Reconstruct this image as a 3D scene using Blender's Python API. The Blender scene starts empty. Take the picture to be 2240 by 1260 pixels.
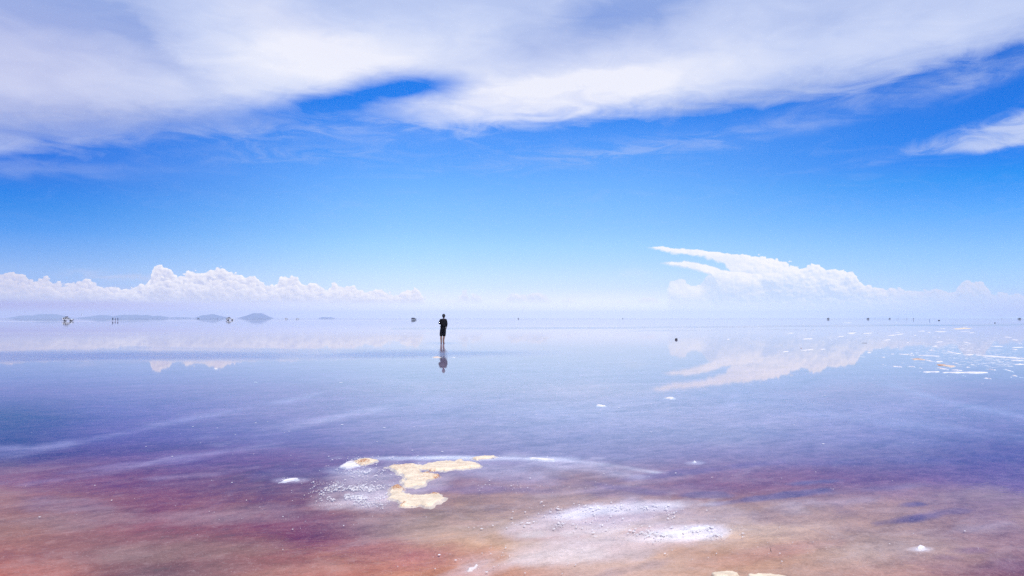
import bpy, bmesh, math, random
import numpy as np
from mathutils import Vector, Matrix, noise as mnoise

S = bpy.context.scene
C = S.collection
rnd = random.Random(7)

# ------------------------------------------------------------------ camera
CAM_H = 1.46
F = 1758.0                     # focal length in units of the 2240 px wide frame
PITCH = math.atan(66 / F)
cd = bpy.data.cameras.new('camera')
cam = bpy.data.objects.new('camera', cd)
C.objects.link(cam)
cam.location = (0, 0, CAM_H)
cam.rotation_euler = (math.pi / 2 + PITCH, 0, 0)
cd.sensor_width = 36
cd.lens = 36 * F / 2240
cd.clip_start = 0.05
cd.clip_end = 60000
S.camera = cam
S.view_settings.view_transform = 'Standard'
S.view_settings.look = 'None'
S.view_settings.exposure = 0
S.view_settings.gamma = 1
S.cycles.max_bounces = 5
S.cycles.use_adaptive_sampling = True
S.cycles.adaptive_threshold = 0.01
S.cycles.adaptive_min_samples = 16
S.cycles.transparent_max_bounces = 16
S.cycles.volume_bounces = 2
S.cycles.use_denoising = False      # the photograph has a fine grain of its own

SUN_EL, SUN_AZ = 62, 140        # degrees; azimuth measured from the view towards the right
sl = bpy.data.lights.new('sun', 'SUN')
sl.energy = 3.6
sl.angle = math.radians(0.6)
sl.color = (1, 0.96, 0.9)
sun = bpy.data.objects.new('sun', sl)
C.objects.link(sun)
_sd = Vector((math.sin(math.radians(SUN_AZ)) * math.cos(math.radians(SUN_EL)),
              math.cos(math.radians(SUN_AZ)) * math.cos(math.radians(SUN_EL)), math.sin(math.radians(SUN_EL))))
sun.rotation_euler = _sd.to_track_quat('Z', 'Y').to_euler()

cP, sP = math.cos(PITCH), math.sin(PITCH)


def ray(x, y):
    a, b = (x - 1120) / F, (630 - y) / F
    return Vector((a, cP - b * sP, sP + b * cP)).normalized()


def azel(x, y):
    d = ray(x, y)
    return math.degrees(math.atan2(d.x, d.y)), math.degrees(math.asin(d.z))


def ground(x, y, z=0.0):
    """the point of the flat at height z seen at frame position x, y"""
    d = ray(x, y)
    t = (z - CAM_H) / d.z
    return Vector((d.x * t, d.y * t, z))


def s2l(c):
    out = []
    for v in c:
        v = v / 255
        out.append(v / 12.92 if v <= 0.04045 else ((v + 0.055) / 1.055) ** 2.4)
    return tuple(out)


# ------------------------------------------------------------------ node helpers
class G:
    def __init__(s, nt, dim='2D'):
        s.nt = nt
        s.dim = dim
        s.L = nt.links

    def put(s, sock, v):
        if isinstance(v, bpy.types.NodeSocket):
            s.L.new(v, sock)
        elif v is not None:
            if isinstance(v, (tuple, list)) and len(v) == 3 and sock.type == 'RGBA':
                v = (*v, 1)
            sock.default_value = v

    def m(s, op, *a, clamp=False):
        n = s.nt.nodes.new('ShaderNodeMath')
        n.operation = op
        n.use_clamp = clamp
        for i, v in enumerate(a):
            s.put(n.inputs[i], v)
        return n.outputs[0]

    def add(s, a, b): return s.m('ADD', a, b)
    def sub(s, a, b): return s.m('SUBTRACT', a, b)
    def mul(s, a, b): return s.m('MULTIPLY', a, b)
    def mad(s, a, b, c): return s.m('MULTIPLY_ADD', a, b, c)
    def clamp(s, a): return s.m('ADD', a, 0.0, clamp=True)

    def step(s, v, a, b, lo=0.0, hi=1.0):
        n = s.nt.nodes.new('ShaderNodeMapRange')
        n.interpolation_type = 'SMOOTHSTEP'
        s.put(n.inputs['Value'], v)
        n.inputs['From Min'].default_value = a
        n.inputs['From Max'].default_value = b
        n.inputs['To Min'].default_value = lo
        n.inputs['To Max'].default_value = hi
        return n.outputs[0]

    def lin(s, v, a, b, lo=0.0, hi=1.0):
        n = s.nt.nodes.new('ShaderNodeMapRange')
        s.put(n.inputs['Value'], v)
        n.inputs['From Min'].default_value = a
        n.inputs['From Max'].default_value = b
        n.inputs['To Min'].default_value = lo
        n.inputs['To Max'].default_value = hi
        return n.outputs[0]

    def noise(s, vec, scale, detail=4, rough=0.5, dist=0.0, out='Fac'):
        n = s.nt.nodes.new('ShaderNodeTexNoise')
        n.noise_dimensions = s.dim
        s.put(n.inputs['Vector'], vec)
        n.inputs['Scale'].default_value = scale
        n.inputs['Detail'].default_value = detail
        n.inputs['Roughness'].default_value = rough
        n.inputs['Distortion'].default_value = dist
        return n.outputs[out]

    def voro(s, vec, scale, smooth=0.5):
        n = s.nt.nodes.new('ShaderNodeTexVoronoi')
        n.feature = 'SMOOTH_F1'
        n.voronoi_dimensions = s.dim
        s.put(n.inputs['Vector'], vec)
        n.inputs['Scale'].default_value = scale
        n.inputs['Smoothness'].default_value = smooth
        return n.outputs['Distance']

    def map(s, vec, loc=(0, 0, 0), rot=(0, 0, 0), sc=(1, 1, 1), kind='POINT'):
        n = s.nt.nodes.new('ShaderNodeMapping')
        n.vector_type = kind
        s.put(n.inputs['Vector'], vec)
        n.inputs['Location'].default_value = loc
        n.inputs['Rotation'].default_value = rot
        n.inputs['Scale'].default_value = sc
        return n.outputs[0]

    def mix(s, f, a, b, mode='MIX'):
        n = s.nt.nodes.new('ShaderNodeMix')
        n.data_type = 'RGBA'
        n.blend_type = mode
        n.clamp_factor = True
        s.put(n.inputs[0], f)
        s.put(n.inputs[6], a)
        s.put(n.inputs[7], b)
        return n.outputs[2]

    def xyz(s, x, y, z=0.0):
        n = s.nt.nodes.new('ShaderNodeCombineXYZ')
        s.put(n.inputs[0], x); s.put(n.inputs[1], y); s.put(n.inputs[2], z)
        return n.outputs[0]

    def sep(s, v):
        n = s.nt.nodes.new('ShaderNodeSeparateXYZ')
        s.put(n.inputs[0], v)
        return n.outputs

    def ramp(s, f, stops, interp='LINEAR'):
        n = s.nt.nodes.new('ShaderNodeValToRGB')
        s.put(n.inputs[0], f)
        r = n.color_ramp
        r.interpolation = interp
        while len(r.elements) > 1:
            r.elements.remove(r.elements[-1])
        r.elements[0].position = stops[0][0]
        r.elements[0].color = (*stops[0][1], 1)
        for p, c in stops[1:]:
            e = r.elements.new(p)
            e.color = (*c, 1)
        return n.outputs[0]

    def curve(s, v, pts, x0, x1, y0, y1):
        """piecewise curve: v in x0..x1 to a value in y0..y1 through pts"""
        t = s.lin(v, x0, x1)
        n = s.nt.nodes.new('ShaderNodeFloatCurve')
        s.put(n.inputs['Value'], t)
        cu = n.mapping.curves[0]
        pts = sorted(pts)
        q = [((a - x0) / (x1 - x0), (b - y0) / (y1 - y0)) for a, b in pts]
        cu.points[0].location = q[0]
        cu.points[1].location = q[-1]
        for a, b in q[1:-1]:
            cu.points.new(a, b)
        for p in cu.points:
            p.handle_type = 'AUTO_CLAMPED'
        n.mapping.update()
        return s.lin(n.outputs[0], 0, 1, y0, y1)

    def blob(s, uv, x, y, rx, ry, rot=0.0):
        """a soft elliptical patch of sky around a direction; sizes in frame units"""
        u, v = azel(x, y)
        k = math.degrees(1 / F)
        p = s.map(uv, loc=(u, v, 0), rot=(0, 0, math.radians(rot)), sc=(rx * k, ry * k, 1), kind='TEXTURE')
        n = s.nt.nodes.new('ShaderNodeVectorMath')
        n.operation = 'DOT_PRODUCT'
        s.put(n.inputs[0], p); s.put(n.inputs[1], p)
        return s.m('EXPONENT', s.mul(n.outputs['Value'], -1.0))


# ------------------------------------------------------------------ world: Nishita sky, cirrus sheet and far cumulus
def build_world():
    w = bpy.data.worlds.new('World')
    S.world = w
    w.use_nodes = True
    nt = w.node_tree
    g = G(nt)
    bg = nt.nodes['Background']
    bg.inputs[1].default_value = 0.1
    sk = nt.nodes.new('ShaderNodeTexSky')
    sk.sky_type = 'NISHITA'
    sk.sun_disc = False
    sk.sun_elevation = math.radians(SUN_EL)
    sk.sun_rotation = math.radians(SUN_AZ)
    sk.altitude = 3650
    sk.air_density = 1
    sk.dust_density = 0.6
    sk.ozone_density = 2
    tc = nt.nodes.new('ShaderNodeTexCoord').outputs['Generated']
    X, Y, Z = g.sep(tc)
    DEG = 57.29578
    u = g.mul(g.m('ARCTAN2', X, Y), DEG)
    v = g.mul(g.m('ARCSINE', Z), DEG)
    va = g.m('MAXIMUM', v, 0.0)
    uv = g.xyz(u, v, 0.0)

    # grading of the sky with height: looking ahead, and towards both sides
    nish = {
        'west': [(0, (0.771, 0.887, 0.82)), (1, (0.644, 0.814, 0.845)), (2, (0.525, 0.719, 0.833)), (3, (0.434, 0.632, 0.814)), (5, (0.321, 0.501, 0.73)), (8, (0.221, 0.364, 0.596)), (12, (0.156, 0.263, 0.467)), (20, (0.096, 0.166, 0.317)), (40, (0.055, 0.097, 0.196))],
        'mid': [(0, (0.719, 0.823, 0.758)), (1, (0.581, 0.744, 0.79)), (2, (0.489, 0.669, 0.784)), (3, (0.409, 0.592, 0.761)), (5, (0.3, 0.468, 0.684)), (8, (0.21, 0.346, 0.564)), (12, (0.148, 0.25, 0.445)), (20, (0.095, 0.163, 0.311)), (40, (0.058, 0.1, 0.203))],
        'east': [(0, (0.657, 0.75, 0.688)), (1, (0.542, 0.687, 0.72)), (2, (0.444, 0.611, 0.72)), (3, (0.379, 0.547, 0.701)), (5, (0.278, 0.435, 0.638)), (8, (0.2, 0.329, 0.539)), (12, (0.146, 0.246, 0.438)), (20, (0.097, 0.167, 0.32)), (40, (0.064, 0.112, 0.227))],
    }

    def corr(tab, key, xref):
        st = []
        nt_ = nish[key]
        for y, c in tab:
            el = max(azel(xref, y)[1], 0)
            n = [np.interp(el, [a for a, _ in nt_], [q[i] for _, q in nt_]) for i in range(3)]
            L = min(75 / math.tan(math.radians(max(el, 0.3))), 9500)
            tr = max(math.exp(-1.4e-4 * L), 0.45)          # what the air box in front of the sky lets through
            t = s2l(c)
            st.append((el / 30, tuple(min(1, max(0.001, (t[i] - (.43, .535, .77)[i] * (1 - tr)) / tr / n[i] / 3)) for i in range(3))))
        return sorted(st)
    mid = [(696, (213, 224, 251)), (675, (211, 224, 252)), (650, (209, 224, 252)), (625, (200, 223, 253)), (605, (192, 221, 254)), (580, (180, 217, 254)),
           (540, (160, 209, 253)), (500, (143, 199, 254)), (450, (125, 187, 254)), (400, (110, 177, 254)), (360, (97, 166, 251)),
           (300, (80, 152, 248)), (230, (45, 132, 240)), (100, (20, 118, 228)), (0, (15, 108, 215))]
    west = [(696, (178, 186, 226)), (670, (172, 184, 228)), (640, (165, 187, 233)), (610, (154, 186, 238)), (585, (145, 182, 239)), (550, (124, 172, 239)), (520, (104, 162, 239)), (500, (88, 155, 238)),
            (450, (62, 141, 232)), (420, (42, 132, 230)), (390, (18, 124, 226)), (340, (5, 118, 225)), (280, (0, 114, 222)), (200, (0, 110, 216)), (100, (0, 106, 210)), (0, (0, 100, 200))]
    east = [(696, (186, 204, 242)), (670, (184, 206, 245)), (640, (176, 207, 249)), (605, (167, 205, 251)), (580, (157, 202, 252)), (540, (141, 194, 254)), (500, (120, 182, 254)), (460, (98, 172, 252)),
            (420, (76, 158, 248)), (380, (48, 147, 243)), (340, (14, 134, 240)), (280, (0, 128, 235)), (200, (0, 120, 228)), (100, (0, 112, 218)), (0, (0, 104, 206))]
    t = g.lin(va, 0, 30)
    c_mid = g.ramp(t, corr(mid, 'mid', 1120))
    c_w = g.ramp(t, corr(west, 'west', 60))
    c_e = g.ramp(t, corr(east, 'east', 2180))
    corr_c = g.mix(g.step(u, -5, -34), c_mid, c_w)
    corr_c = g.mix(g.step(u, 5, 34), corr_c, c_e)
    sky = g.mix(1.0, sk.outputs[0], corr_c, 'MULTIPLY')
    sky = g.mix(1.0, sky, (3, 3, 3), 'MULTIPLY')
    K = 10.0                     # cloud colours are wanted radiance; the Background strength is 0.1

    def col(c, k=1.0):
        c = s2l(c)
        return (c[0] * K * k, c[1] * K * k, c[2] * K * k)

    # ---------- haze colour near the horizon, along the azimuth
    hz_t = g.lin(u, -40, 40)
    hz_pts = [(-400, (174, 179, 221)), (0, (177, 182, 223)), (250, (185, 190, 229)), (480, (194, 203, 239)), (700, (203, 213, 246)),
              (1000, (213, 223, 251)), (1300, (218, 227, 253)), (1600, (213, 226, 252)), (1850, (202, 218, 249)), (2050, (191, 210, 245)),
              (2240, (184, 199, 239)), (2600, (178, 194, 234))]

    def clear(c, tr=0.45):
        c = s2l(c)
        return tuple((c[i] - (.43, .535, .77)[i] * (1 - tr)) / tr / 2 for i in range(3))
    haze = g.ramp(hz_t, [((azel(x, 690)[0] + 40) / 80, clear(c)) for x, c in hz_pts])
    haze = g.mix(1.0, haze, (2 * K, 2 * K, 2 * K), 'MULTIPLY')
    # a low veil of haze
    sky = g.mix(g.step(va, 0.2, 2.2, 0.92, 0.0), sky, haze)

    # ---------- high cirrus sheet
    vp = [azel(x, y) for x, y in
          [(-900, 420), (-400, 380), (0, 350), (150, 340), (300, 326), (450, 318), (600, 312), (700, 303), (800, 302), (900, 308), (1000, 300), (1100, 290),
           (1200, 282), (1320, 268), (1450, 272), (1560, 260), (1700, 240), (1850, 218), (1950, 196), (2060, 165), (2160, 146), (2240, 128),
           (2700, 20), (3200, -100)]]
    vlow = g.curve(u, vp, -50, 50, -5, 40)
    warp = g.noise(g.map(uv, rot=(0, 0, math.radians(-7)), sc=(0.35, 1, 1)), 0.55, 6, 0.6, 0.6)
    fine = g.noise(g.map(uv, loc=(3, 7, 1), rot=(0, 0, math.radians(-9)), sc=(0.22, 1, 1)), 1.1, 7, 0.62, 1.0)
    soft = g.noise(g.map(uv, loc=(13, 2, 4), rot=(0, 0, math.radians(-12)), sc=(0.35, 1, 1)), 0.22, 4, 0.5, 0.5)
    d = g.sub(v, vlow)
    d = g.add(d, g.mul(g.sub(warp, 0.5), 1.5))
    d = g.add(d, g.mul(g.sub(fine, 0.5), 0.9))
    # the edge: fairly crisp in the view, with a thin foot
    dens = g.add(g.step(d, -0.45, 1.5, 0, 0.8), g.step(d, 0.6, 3.4, 0, 0.3))
    thin = [(905, 186, 112, 28, 2, .86), (770, 212, 170, 26, 9, .8), (640, 252, 240, 34, 6, .55), (850, 272, 170, 30, 3, .42), (60, 310, 150, 40, 3, .16), (350, 290, 200, 25, 4, .2),
            (2010, 195, 190, 22, 14, .5), (1760, 236, 150, 16, 6, .25), (2240, 150, 90, 25, 20, .35), (1500, 262, 300, 14, 2, .2),
            (1270, 10, 90, 35, 0, .16), (150, 0, 260, 45, -10, .14), (1400, 20, 170, 40, 10, .22), (1790, 40, 90, 60, 30, .1)]
    sub = None
    uvw = nt.nodes.new('ShaderNodeVectorMath')
    uvw.operation = 'MULTIPLY_ADD'
    g.put(uvw.inputs[0], g.noise(g.map(uv, loc=(31, 5, 0), sc=(0.4, 1, 1)), 0.9, 5, 0.6, 0.4, 'Color'))
    uvw.inputs[1].default_value = (3.2, 1.3, 0)
    g.put(uvw.inputs[2], uv)
    uw = g.map(uvw.outputs[0], loc=(-1.6, -0.65, 0))
    uv2 = nt.nodes.new('ShaderNodeMix')
    uv2.data_type = 'VECTOR'
    uv2.inputs[0].default_value = 0.4
    g.put(uv2.inputs[4], uv)
    g.put(uv2.inputs[5], uw)
    for x, y, rx, ry, r, a in thin:
        b = g.mul(g.blob(uv2.outputs[1], x, y, rx, ry, r), a)
        sub = b if sub is None else g.add(sub, b)
    dens = g.sub(dens, sub)
    dens = g.add(dens, g.mul(g.sub(fine, 0.5), 0.28))
    dens = g.mul(g.clamp(dens), g.step(v, 4, 7))
    # beyond the frame the sheet breaks up overhead
    above = g.step(v, 24, 50, 0, 0.55)
    dens = g.clamp(g.sub(dens, g.mul(above, g.add(soft, 0.1))))
    bright = [(760, 125, 260, 62, 4, .55), (1180, 215, 250, 55, 5, .85), (1450, 165, 260, 52, 8, .4), (1900, 100, 260, 45, 8, .22), (480, 130, 200, 80, -20, .2), (320, 200, 330, 35, 2, .2),
              (620, 60, 200, 50, -30, .25), (1060, 250, 130, 25, 0, .2),
              (120, 10, 260, 60, -8, -.5), (330, 105, 180, 26, -30, -.24), (1380, 20, 170, 45, 12, -.42), (1140, 60, 60, 40, 0, -.12), (60, 285, 240, 34, 3, -.35), (380, 262, 320, 22, 2, -.22), (1560, 232, 260, 20, 5, -.2),
              (1800, 45, 60, 50, 40, -.15), (2130, 150, 160, 16, 14, -.2)]
    br = g.mul(g.sub(soft, 0.5), 0.5)
    br = g.add(br, g.mul(g.sub(warp, 0.5), 0.3))
    for x, y, rx, ry, r, a in bright:
        br = g.add(br, g.mul(g.blob(uw, x, y, rx, ry, r), a))
    br = g.clamp(g.add(br, 0.38))
    ccol = g.ramp(br, [(0, s2l((150, 174, 229))), (0.25, s2l((176, 193, 237))), (0.5, s2l((198, 211, 246))), (0.75, s2l((219, 227, 251))), (1, s2l((241, 243, 255)))])
    lav = g.clamp(g.add(g.add(g.blob(uv, 0, 150, 330, 140), g.mul(g.blob(uv, 650, 60, 250, 50, -20), .35)), g.mul(g.blob(uv, 1250, 160, 350, 90, 5), .3)))
    ccol = g.mix(g.mul(lav, 0.75), ccol, g.mix(br, s2l((168, 176, 226)), s2l((232, 232, 250))))
    ccol = g.mix(1.0, ccol, (K, K, K), 'MULTIPLY')
    sky = g.mix(dens, sky, ccol)

    veil = g.add(g.mul(g.blob(uw, 1930, 208, 260, 26, 11), 0.6), g.add(g.mul(g.blob(uw, 860, 285, 190, 22, 3), 0.6), g.mul(g.blob(uw, 2150, 165, 120, 20, 16), 0.5)))
    sky = g.mix(g.mul(veil, g.step(g.add(g.mul(fine, 0.45), g.mul(warp, 0.55)), 0.3, 0.7, 0.1, 0.8)), sky, ccol)
    # ---------- faint streak below the sheet and the separate wisp on the right side
    f1 = g.mul(g.blob(uw, 1330, 335, 330, 20, 5), g.step(fine, 0.35, 0.7, 0, 0.35))
    f2 = g.mul(g.blob(uw, 640, 335, 260, 22, 3), g.step(fine, 0.3, 0.7, 0, 0.3))
    f3 = g.mul(g.blob(uw, 60, 368, 200, 14, 3), 0.25)
    sky = g.mix(g.clamp(g.add(g.add(f1, f2), f3)), sky, ccol)
    wt = [azel(x, y) for x, y in [(1840, 362), (1870, 357), (1930, 340), (2000, 318), (2050, 297), (2120, 276), (2180, 256), (2240, 238), (2400, 190), (2700, 150)]]
    wb = [azel(x, y) for x, y in [(1840, 363), (1870, 364), (1950, 352), (2030, 338), (2090, 332), (2150, 331), (2240, 316), (2400, 290), (2700, 280)]]
    top = g.curve(u, wt, 20, 50, 0, 30)
    bot = g.curve(u, wb, 20, 50, 0, 30)
    streak = g.noise(g.map(uv, loc=(5, 9, 2), rot=(0, 0, math.radians(-24)), sc=(0.3, 1, 1)), 1.0, 6, 0.6, 0.8)
    nn = g.mul(g.sub(streak, 0.5), 1.6)
    a1 = g.step(g.add(g.sub(top, v), g.mul(nn, 0.7)), -0.35, 0.9)
    a2 = g.step(g.add(g.sub(v, bot), g.mul(nn, 0.35)), -0.25, 0.35)
    wd = g.mul(g.mul(a1, a2), g.mul(g.step(u, 21.6, 22.8), g.lin(u, 22, 33, 0.35, 0.9)))
    wd = g.mul(wd, g.step(streak, 0.25, 0.62, 0.45, 1.0))
    sky = g.mix(wd, sky, g.mix(streak, col((150, 178, 236)), col((222, 229, 250))))

    # ---------- far cumulus
    puffn = g.noise(g.map(uv, loc=(2, 3, 5)), 2.0, 7, 0.6, 0.2)

    def puffs(seed, dx=0.0, dy=0.0):
        q = g.map(uv, loc=(seed + dx, seed * 0.7 + dy, seed), sc=(1, 1.25, 1))
        w2 = nt.nodes.new('ShaderNodeVectorMath')
        w2.operation = 'MULTIPLY_ADD'
        g.put(w2.inputs[0], g.noise(q, 1.6, 3, 0.55, 0, 'Color'))
        w2.inputs[1].default_value = (0.35, 0.35, 0)
        g.put(w2.inputs[2], q)
        a = g.voro(w2.outputs[0], 1.15, 0.35)
        b = g.voro(w2.outputs[0], 2.9, 0.35)
        c = g.noise(q, 5.5, 4, 0.6)
        s_ = g.add(g.mul(a, -0.55), g.mul(b, -0.3))
        return g.add(s_, g.mul(c, 0.18))       # about -0.6 .. 0
    kdeg = math.degrees(1 / F)

    def layer(sky, topc, lift, seed, amp, fall, white, shade, alpha, fade0, fade1, crisp=0.05, relief=1.9):
        p = puffs(seed)
        p2 = puffs(seed, 0.10, 0.14)
        tp = g.add(topc, g.mul(g.add(p, lift), amp))
        dd = g.sub(tp, v)
        a = g.step(dd, 0, crisp)
        a = g.mul(a, g.step(v, fade0, fade1))
        a = g.mul(a, alpha)
        lit = g.m('EXPONENT', g.mul(g.m('MAXIMUM', dd, 0.0), -1 / fall))
        rel = g.mul(g.sub(p, p2), relief)
        sh = g.clamp(g.add(g.mad(lit, 0.75, 0.12), rel))
        return g.mix(a, sky, g.mix(sh, shade, white))

    lp = [(-900, 640), (-500, 615), (-200, 625), (-60, 604), (0, 601), (30, 600), (58, 606), (70, 617), (95, 611), (130, 624), (170, 614), (215, 621), (245, 632), (290, 630),
          (322, 622), (334, 592), (350, 585), (368, 587), (377, 603), (400, 603), (420, 596), (445, 596), (455, 590), (476, 587), (500, 596), (530, 603), (560, 611),
          (596, 629), (612, 611), (630, 605), (650, 611), (665, 625), (685, 621), (705, 628), (714, 641), (728, 621), (752, 624), (790, 635), (830, 638), (868, 646), (885, 637),
          (905, 634), (919, 641), (926, 657), (940, 675)]
    L = [azel(x, y) for x, y in lp]
    topL = g.curve(u, L, -45, azel(940, 0)[0] if False else -5.7, -1, 5)
    # pale streak and faint mass behind
    sky = g.mix(g.mul(g.blob(uw, 270, 606, 90, 6.5, -1), 0.55), sky, col((200, 207, 238)))
    inL = g.step(u, azel(945, 660)[0], azel(920, 660)[0])
    f0, f1_ = azel(1120, 670)[1], azel(1120, 648)[1]
    for lift, sc_, seed, al, fl in ((0.34, 1.0, 11, 0.97, 0.42), (0.30, 0.62, 23, 0.8, 0.3), (0.3, 0.36, 37, 0.6, 0.25)):
        base = 1.3
        tt = g.add(base, g.mul(g.sub(topL, base), sc_))
        sky = layer(sky, tt, lift, seed, 0.75 if sc_ == 1 else 1.15, fl,
                    g.mix(g.step(u, -34, -22), col((232, 226, 240)), col((255, 250, 252), 1.06)),
                    g.mix(g.step(u, -34, -8), col((196, 200, 232)), col((218, 221, 243))), g.mul(inL, al), f0, f1_)
    # small line of puffs in the middle
    mp = [(940, 664), (985, 655), (1008, 650), (1012, 636), (1020, 636), (1025, 648), (1040, 643), (1052, 650), (1060, 664), (1090, 664), (1106, 652), (1118, 644), (1150, 642), (1182, 641),
          (1200, 648), (1216, 660), (1238, 655), (1270, 658), (1286, 668), (1320, 664), (1340, 656), (1380, 655), (1410, 651), (1440, 655), (1460, 660), (1480, 672)]
    M_ = [azel(x, y) for x, y in mp]
    topM = g.curve(u, M_, -6, 12, -1, 4)
    inM = g.mul(g.step(u, azel(940, 0)[0] * 0 - 5.8, -4.5), g.step(u, 11.6, 10.6))
    sky = layer(sky, topM, 0.3, 51, 0.6, 0.25, col((252, 248, 253), 1.03), col((226, 231, 250)), g.mul(inM, 0.8), azel(1120, 668)[1], azel(1120, 652)[1], 0.18)
    sky = g.mix(g.mul(g.blob(uw, 1382, 597, 22, 7, 0), 0.35), sky, col((215, 232, 252)))

    # the big anvil shaped cloud on the right side
    ta = [(1412, 537), (1430, 539), (1470, 541), (1500, 543), (1560, 550), (1610, 556), (1660, 558), (1690, 563), (1712, 570), (1735, 579), (1752, 583), (1775, 584), (1796, 579), (1806, 585),
          (1818, 592), (1835, 596), (1850, 592), (1866, 596), (1876, 610), (1884, 622), (1905, 629), (1950, 632), (2000, 634), (2040, 634), (2080, 637), (2096, 625), (2116, 617), (2150, 620),
          (2163, 634), (2180, 645), (2200, 644), (2240, 648), (2350, 640), (2450, 630), (2600, 652), (3200, 655)]
    ba = [(1412, 538), (1430, 544), (1450, 549), (1500, 557), (1550, 566), (1576, 574), (1590, 584), (1600, 600), (1612, 640), (1625, 720)]
    T = [azel(x, y) for x, y in ta]
    B = [azel(x, y) for x, y in ba] + [(50, -1.0)]
    topA = g.curve(u, T, 9, 50, -1, 6)
    botA = g.curve(u, B, 9, 17, -1, 6)
    tb = [(1430, 577), (1450, 573), (1470, 571), (1495, 570), (1520, 573), (1550, 580), (1580, 588), (1700, 600), (2240, 660)]
    bb = [(1430, 576), (1452, 577), (1480, 583), (1510, 588), (1540, 596), (1556, 602), (1566, 615), (1580, 650), (1595, 720), (2240, 720)]
    TB = [azel(x, y) for x, y in tb]
    BB = [azel(x, y) for x, y in bb]
    topB = g.curve(u, TB, 9, 20, -1, 6)
    botB = g.curve(u, BB, 9, 20, -1, 6)
    tcx = [(1455, 650), (1463, 622), (1468, 614), (1480, 611), (1495, 613), (1506, 620), (1520, 626), (1535, 614), (1550, 603), (1580, 596), (1610, 590), (1700, 585)]
    TC = [azel(x, y) for x, y in tcx]
    topC = g.curve(u, TC, 9, 20, -1, 6)
    pr = puffs(77)
    pr2 = puffs(77, 0.10, 0.14)
    amp = g.add(g.step(u, 15, 19, 0.28, 0.8), g.step(u, 24, 26, 0, -0.2))
    na = g.mul(g.add(pr, 0.32), amp)
    sof = g.noise(g.map(uv, loc=(8, 1, 2)), 1.6, 6, 0.6, 0.3)
    ns = g.mul(g.sub(sof, 0.5), 0.5)
    fadeR = g.step(v, azel(1120, 694)[1], azel(1120, 635)[1])
    ddA = g.sub(g.add(topA, na), v)
    mA = g.mul(g.step(ddA, 0, 0.07), g.step(g.add(g.sub(v, botA), ns), -0.12, 0.12))
    mA = g.mul(mA, g.step(u, azel(1405, 540)[0], azel(1440, 540)[0]))
    ddB = g.sub(g.add(topB, g.mul(ns, 0.7)), v)
    mB = g.mul(g.step(ddB, 0, 0.1), g.step(g.add(g.sub(v, botB), g.mul(ns, 0.7)), -0.12, 0.1))
    mB = g.mul(mB, g.step(u, azel(1430, 540)[0], azel(1465, 540)[0]))
    mB = g.mul(mB, g.step(u, 19.0, 17.0))
    ddC = g.sub(g.add(topC, g.mul(g.add(pr, 0.3), 0.6)), v)
    mC = g.mul(g.step(ddC, 0, 0.12), g.mul(g.step(u, azel(1455, 640)[0], azel(1466, 640)[0]), g.step(u, azel(1700, 640)[0], azel(1640, 640)[0])))
    mC = g.mul(mC, 0.92)
    mask = g.m('MAXIMUM', g.m('MAXIMUM', mA, mB), mC)
    depth = g.m('MAXIMUM', g.m('MINIMUM', ddA, g.add(g.mul(g.sub(1.0, mB), 9.0), ddB)), 0.0)
    litA = g.m('EXPONENT', g.mul(depth, -1 / 0.95))
    soft2 = g.noise(g.map(uv, loc=(4, 4, 9), sc=(.6, 1, 1)), 0.9, 5, 0.6, 0.6)
    litA = g.add(g.mul(litA, 0.95), g.mul(g.sub(soft2, 0.5), 0.9))
    litA = g.add(litA, g.mul(g.blob(uw, 1495, 632, 50, 24, -20), 0.85))
    litA = g.add(litA, g.mul(g.blob(uw, 1640, 590, 120, 28, -8), 0.35))
    litA = g.clamp(g.add(litA, g.mul(g.sub(pr, pr2), g.step(u, 14, 20, 0.5, 1.9))))
    bodyc = g.mix(g.step(u, 20, 30), col((207, 224, 252)), col((198, 212, 244)))
    ac = g.mix(litA, bodyc, g.mix(g.step(u, 22, 28), col((250, 249, 255), 1.04), col((228, 229, 248))))
    alpha = g.mul(mask, fadeR)
    alpha = g.mul(alpha, g.step(u, 24.5, 26.5, 1.0, 0.8))
    sky = g.mix(alpha, sky, ac)

    nt.links.new(sky, bg.inputs[0])
    w.cycles.sampling_method = 'NONE'


build_world()


# ------------------------------------------------------------------ object helpers
def tag(o, label=None, cat=None, group=None, kind=None):
    if label: o['label'] = label
    if cat: o['category'] = cat
    if group: o['group'] = group
    if kind: o['kind'] = kind
    return o


def mesh_obj(name, verts, faces, mat=None, parent=None, smooth=True, loc=None):
    me = bpy.data.meshes.new(name)
    me.from_pydata([tuple(v) for v in verts], [], faces)
    me.update()
    if smooth:
        me.polygons.foreach_set('use_smooth', [True] * len(me.polygons))
    if mat: me.materials.append(mat)
    o = bpy.data.objects.new(name, me)
    C.objects.link(o)
    if parent: o.parent = parent
    if loc is not None: o.location = loc
    return o


def bm_obj(name, bm, mat=None, parent=None, smooth=False):
    me = bpy.data.meshes.new(name)
    bm.normal_update()
    bm.to_mesh(me)
    bm.free()
    if smooth:
        me.polygons.foreach_set('use_smooth', [True] * len(me.polygons))
    if mat: me.materials.append(mat)
    o = bpy.data.objects.new(name, me)
    C.objects.link(o)
    if parent: o.parent = parent
    return o


def new_mat(name):
    m = bpy.data.materials.new(name)
    m.use_nodes = True
    m.node_tree.nodes.clear()
    g = G(m.node_tree)
    out = m.node_tree.nodes.new('ShaderNodeOutputMaterial')
    return m, g, out


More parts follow.
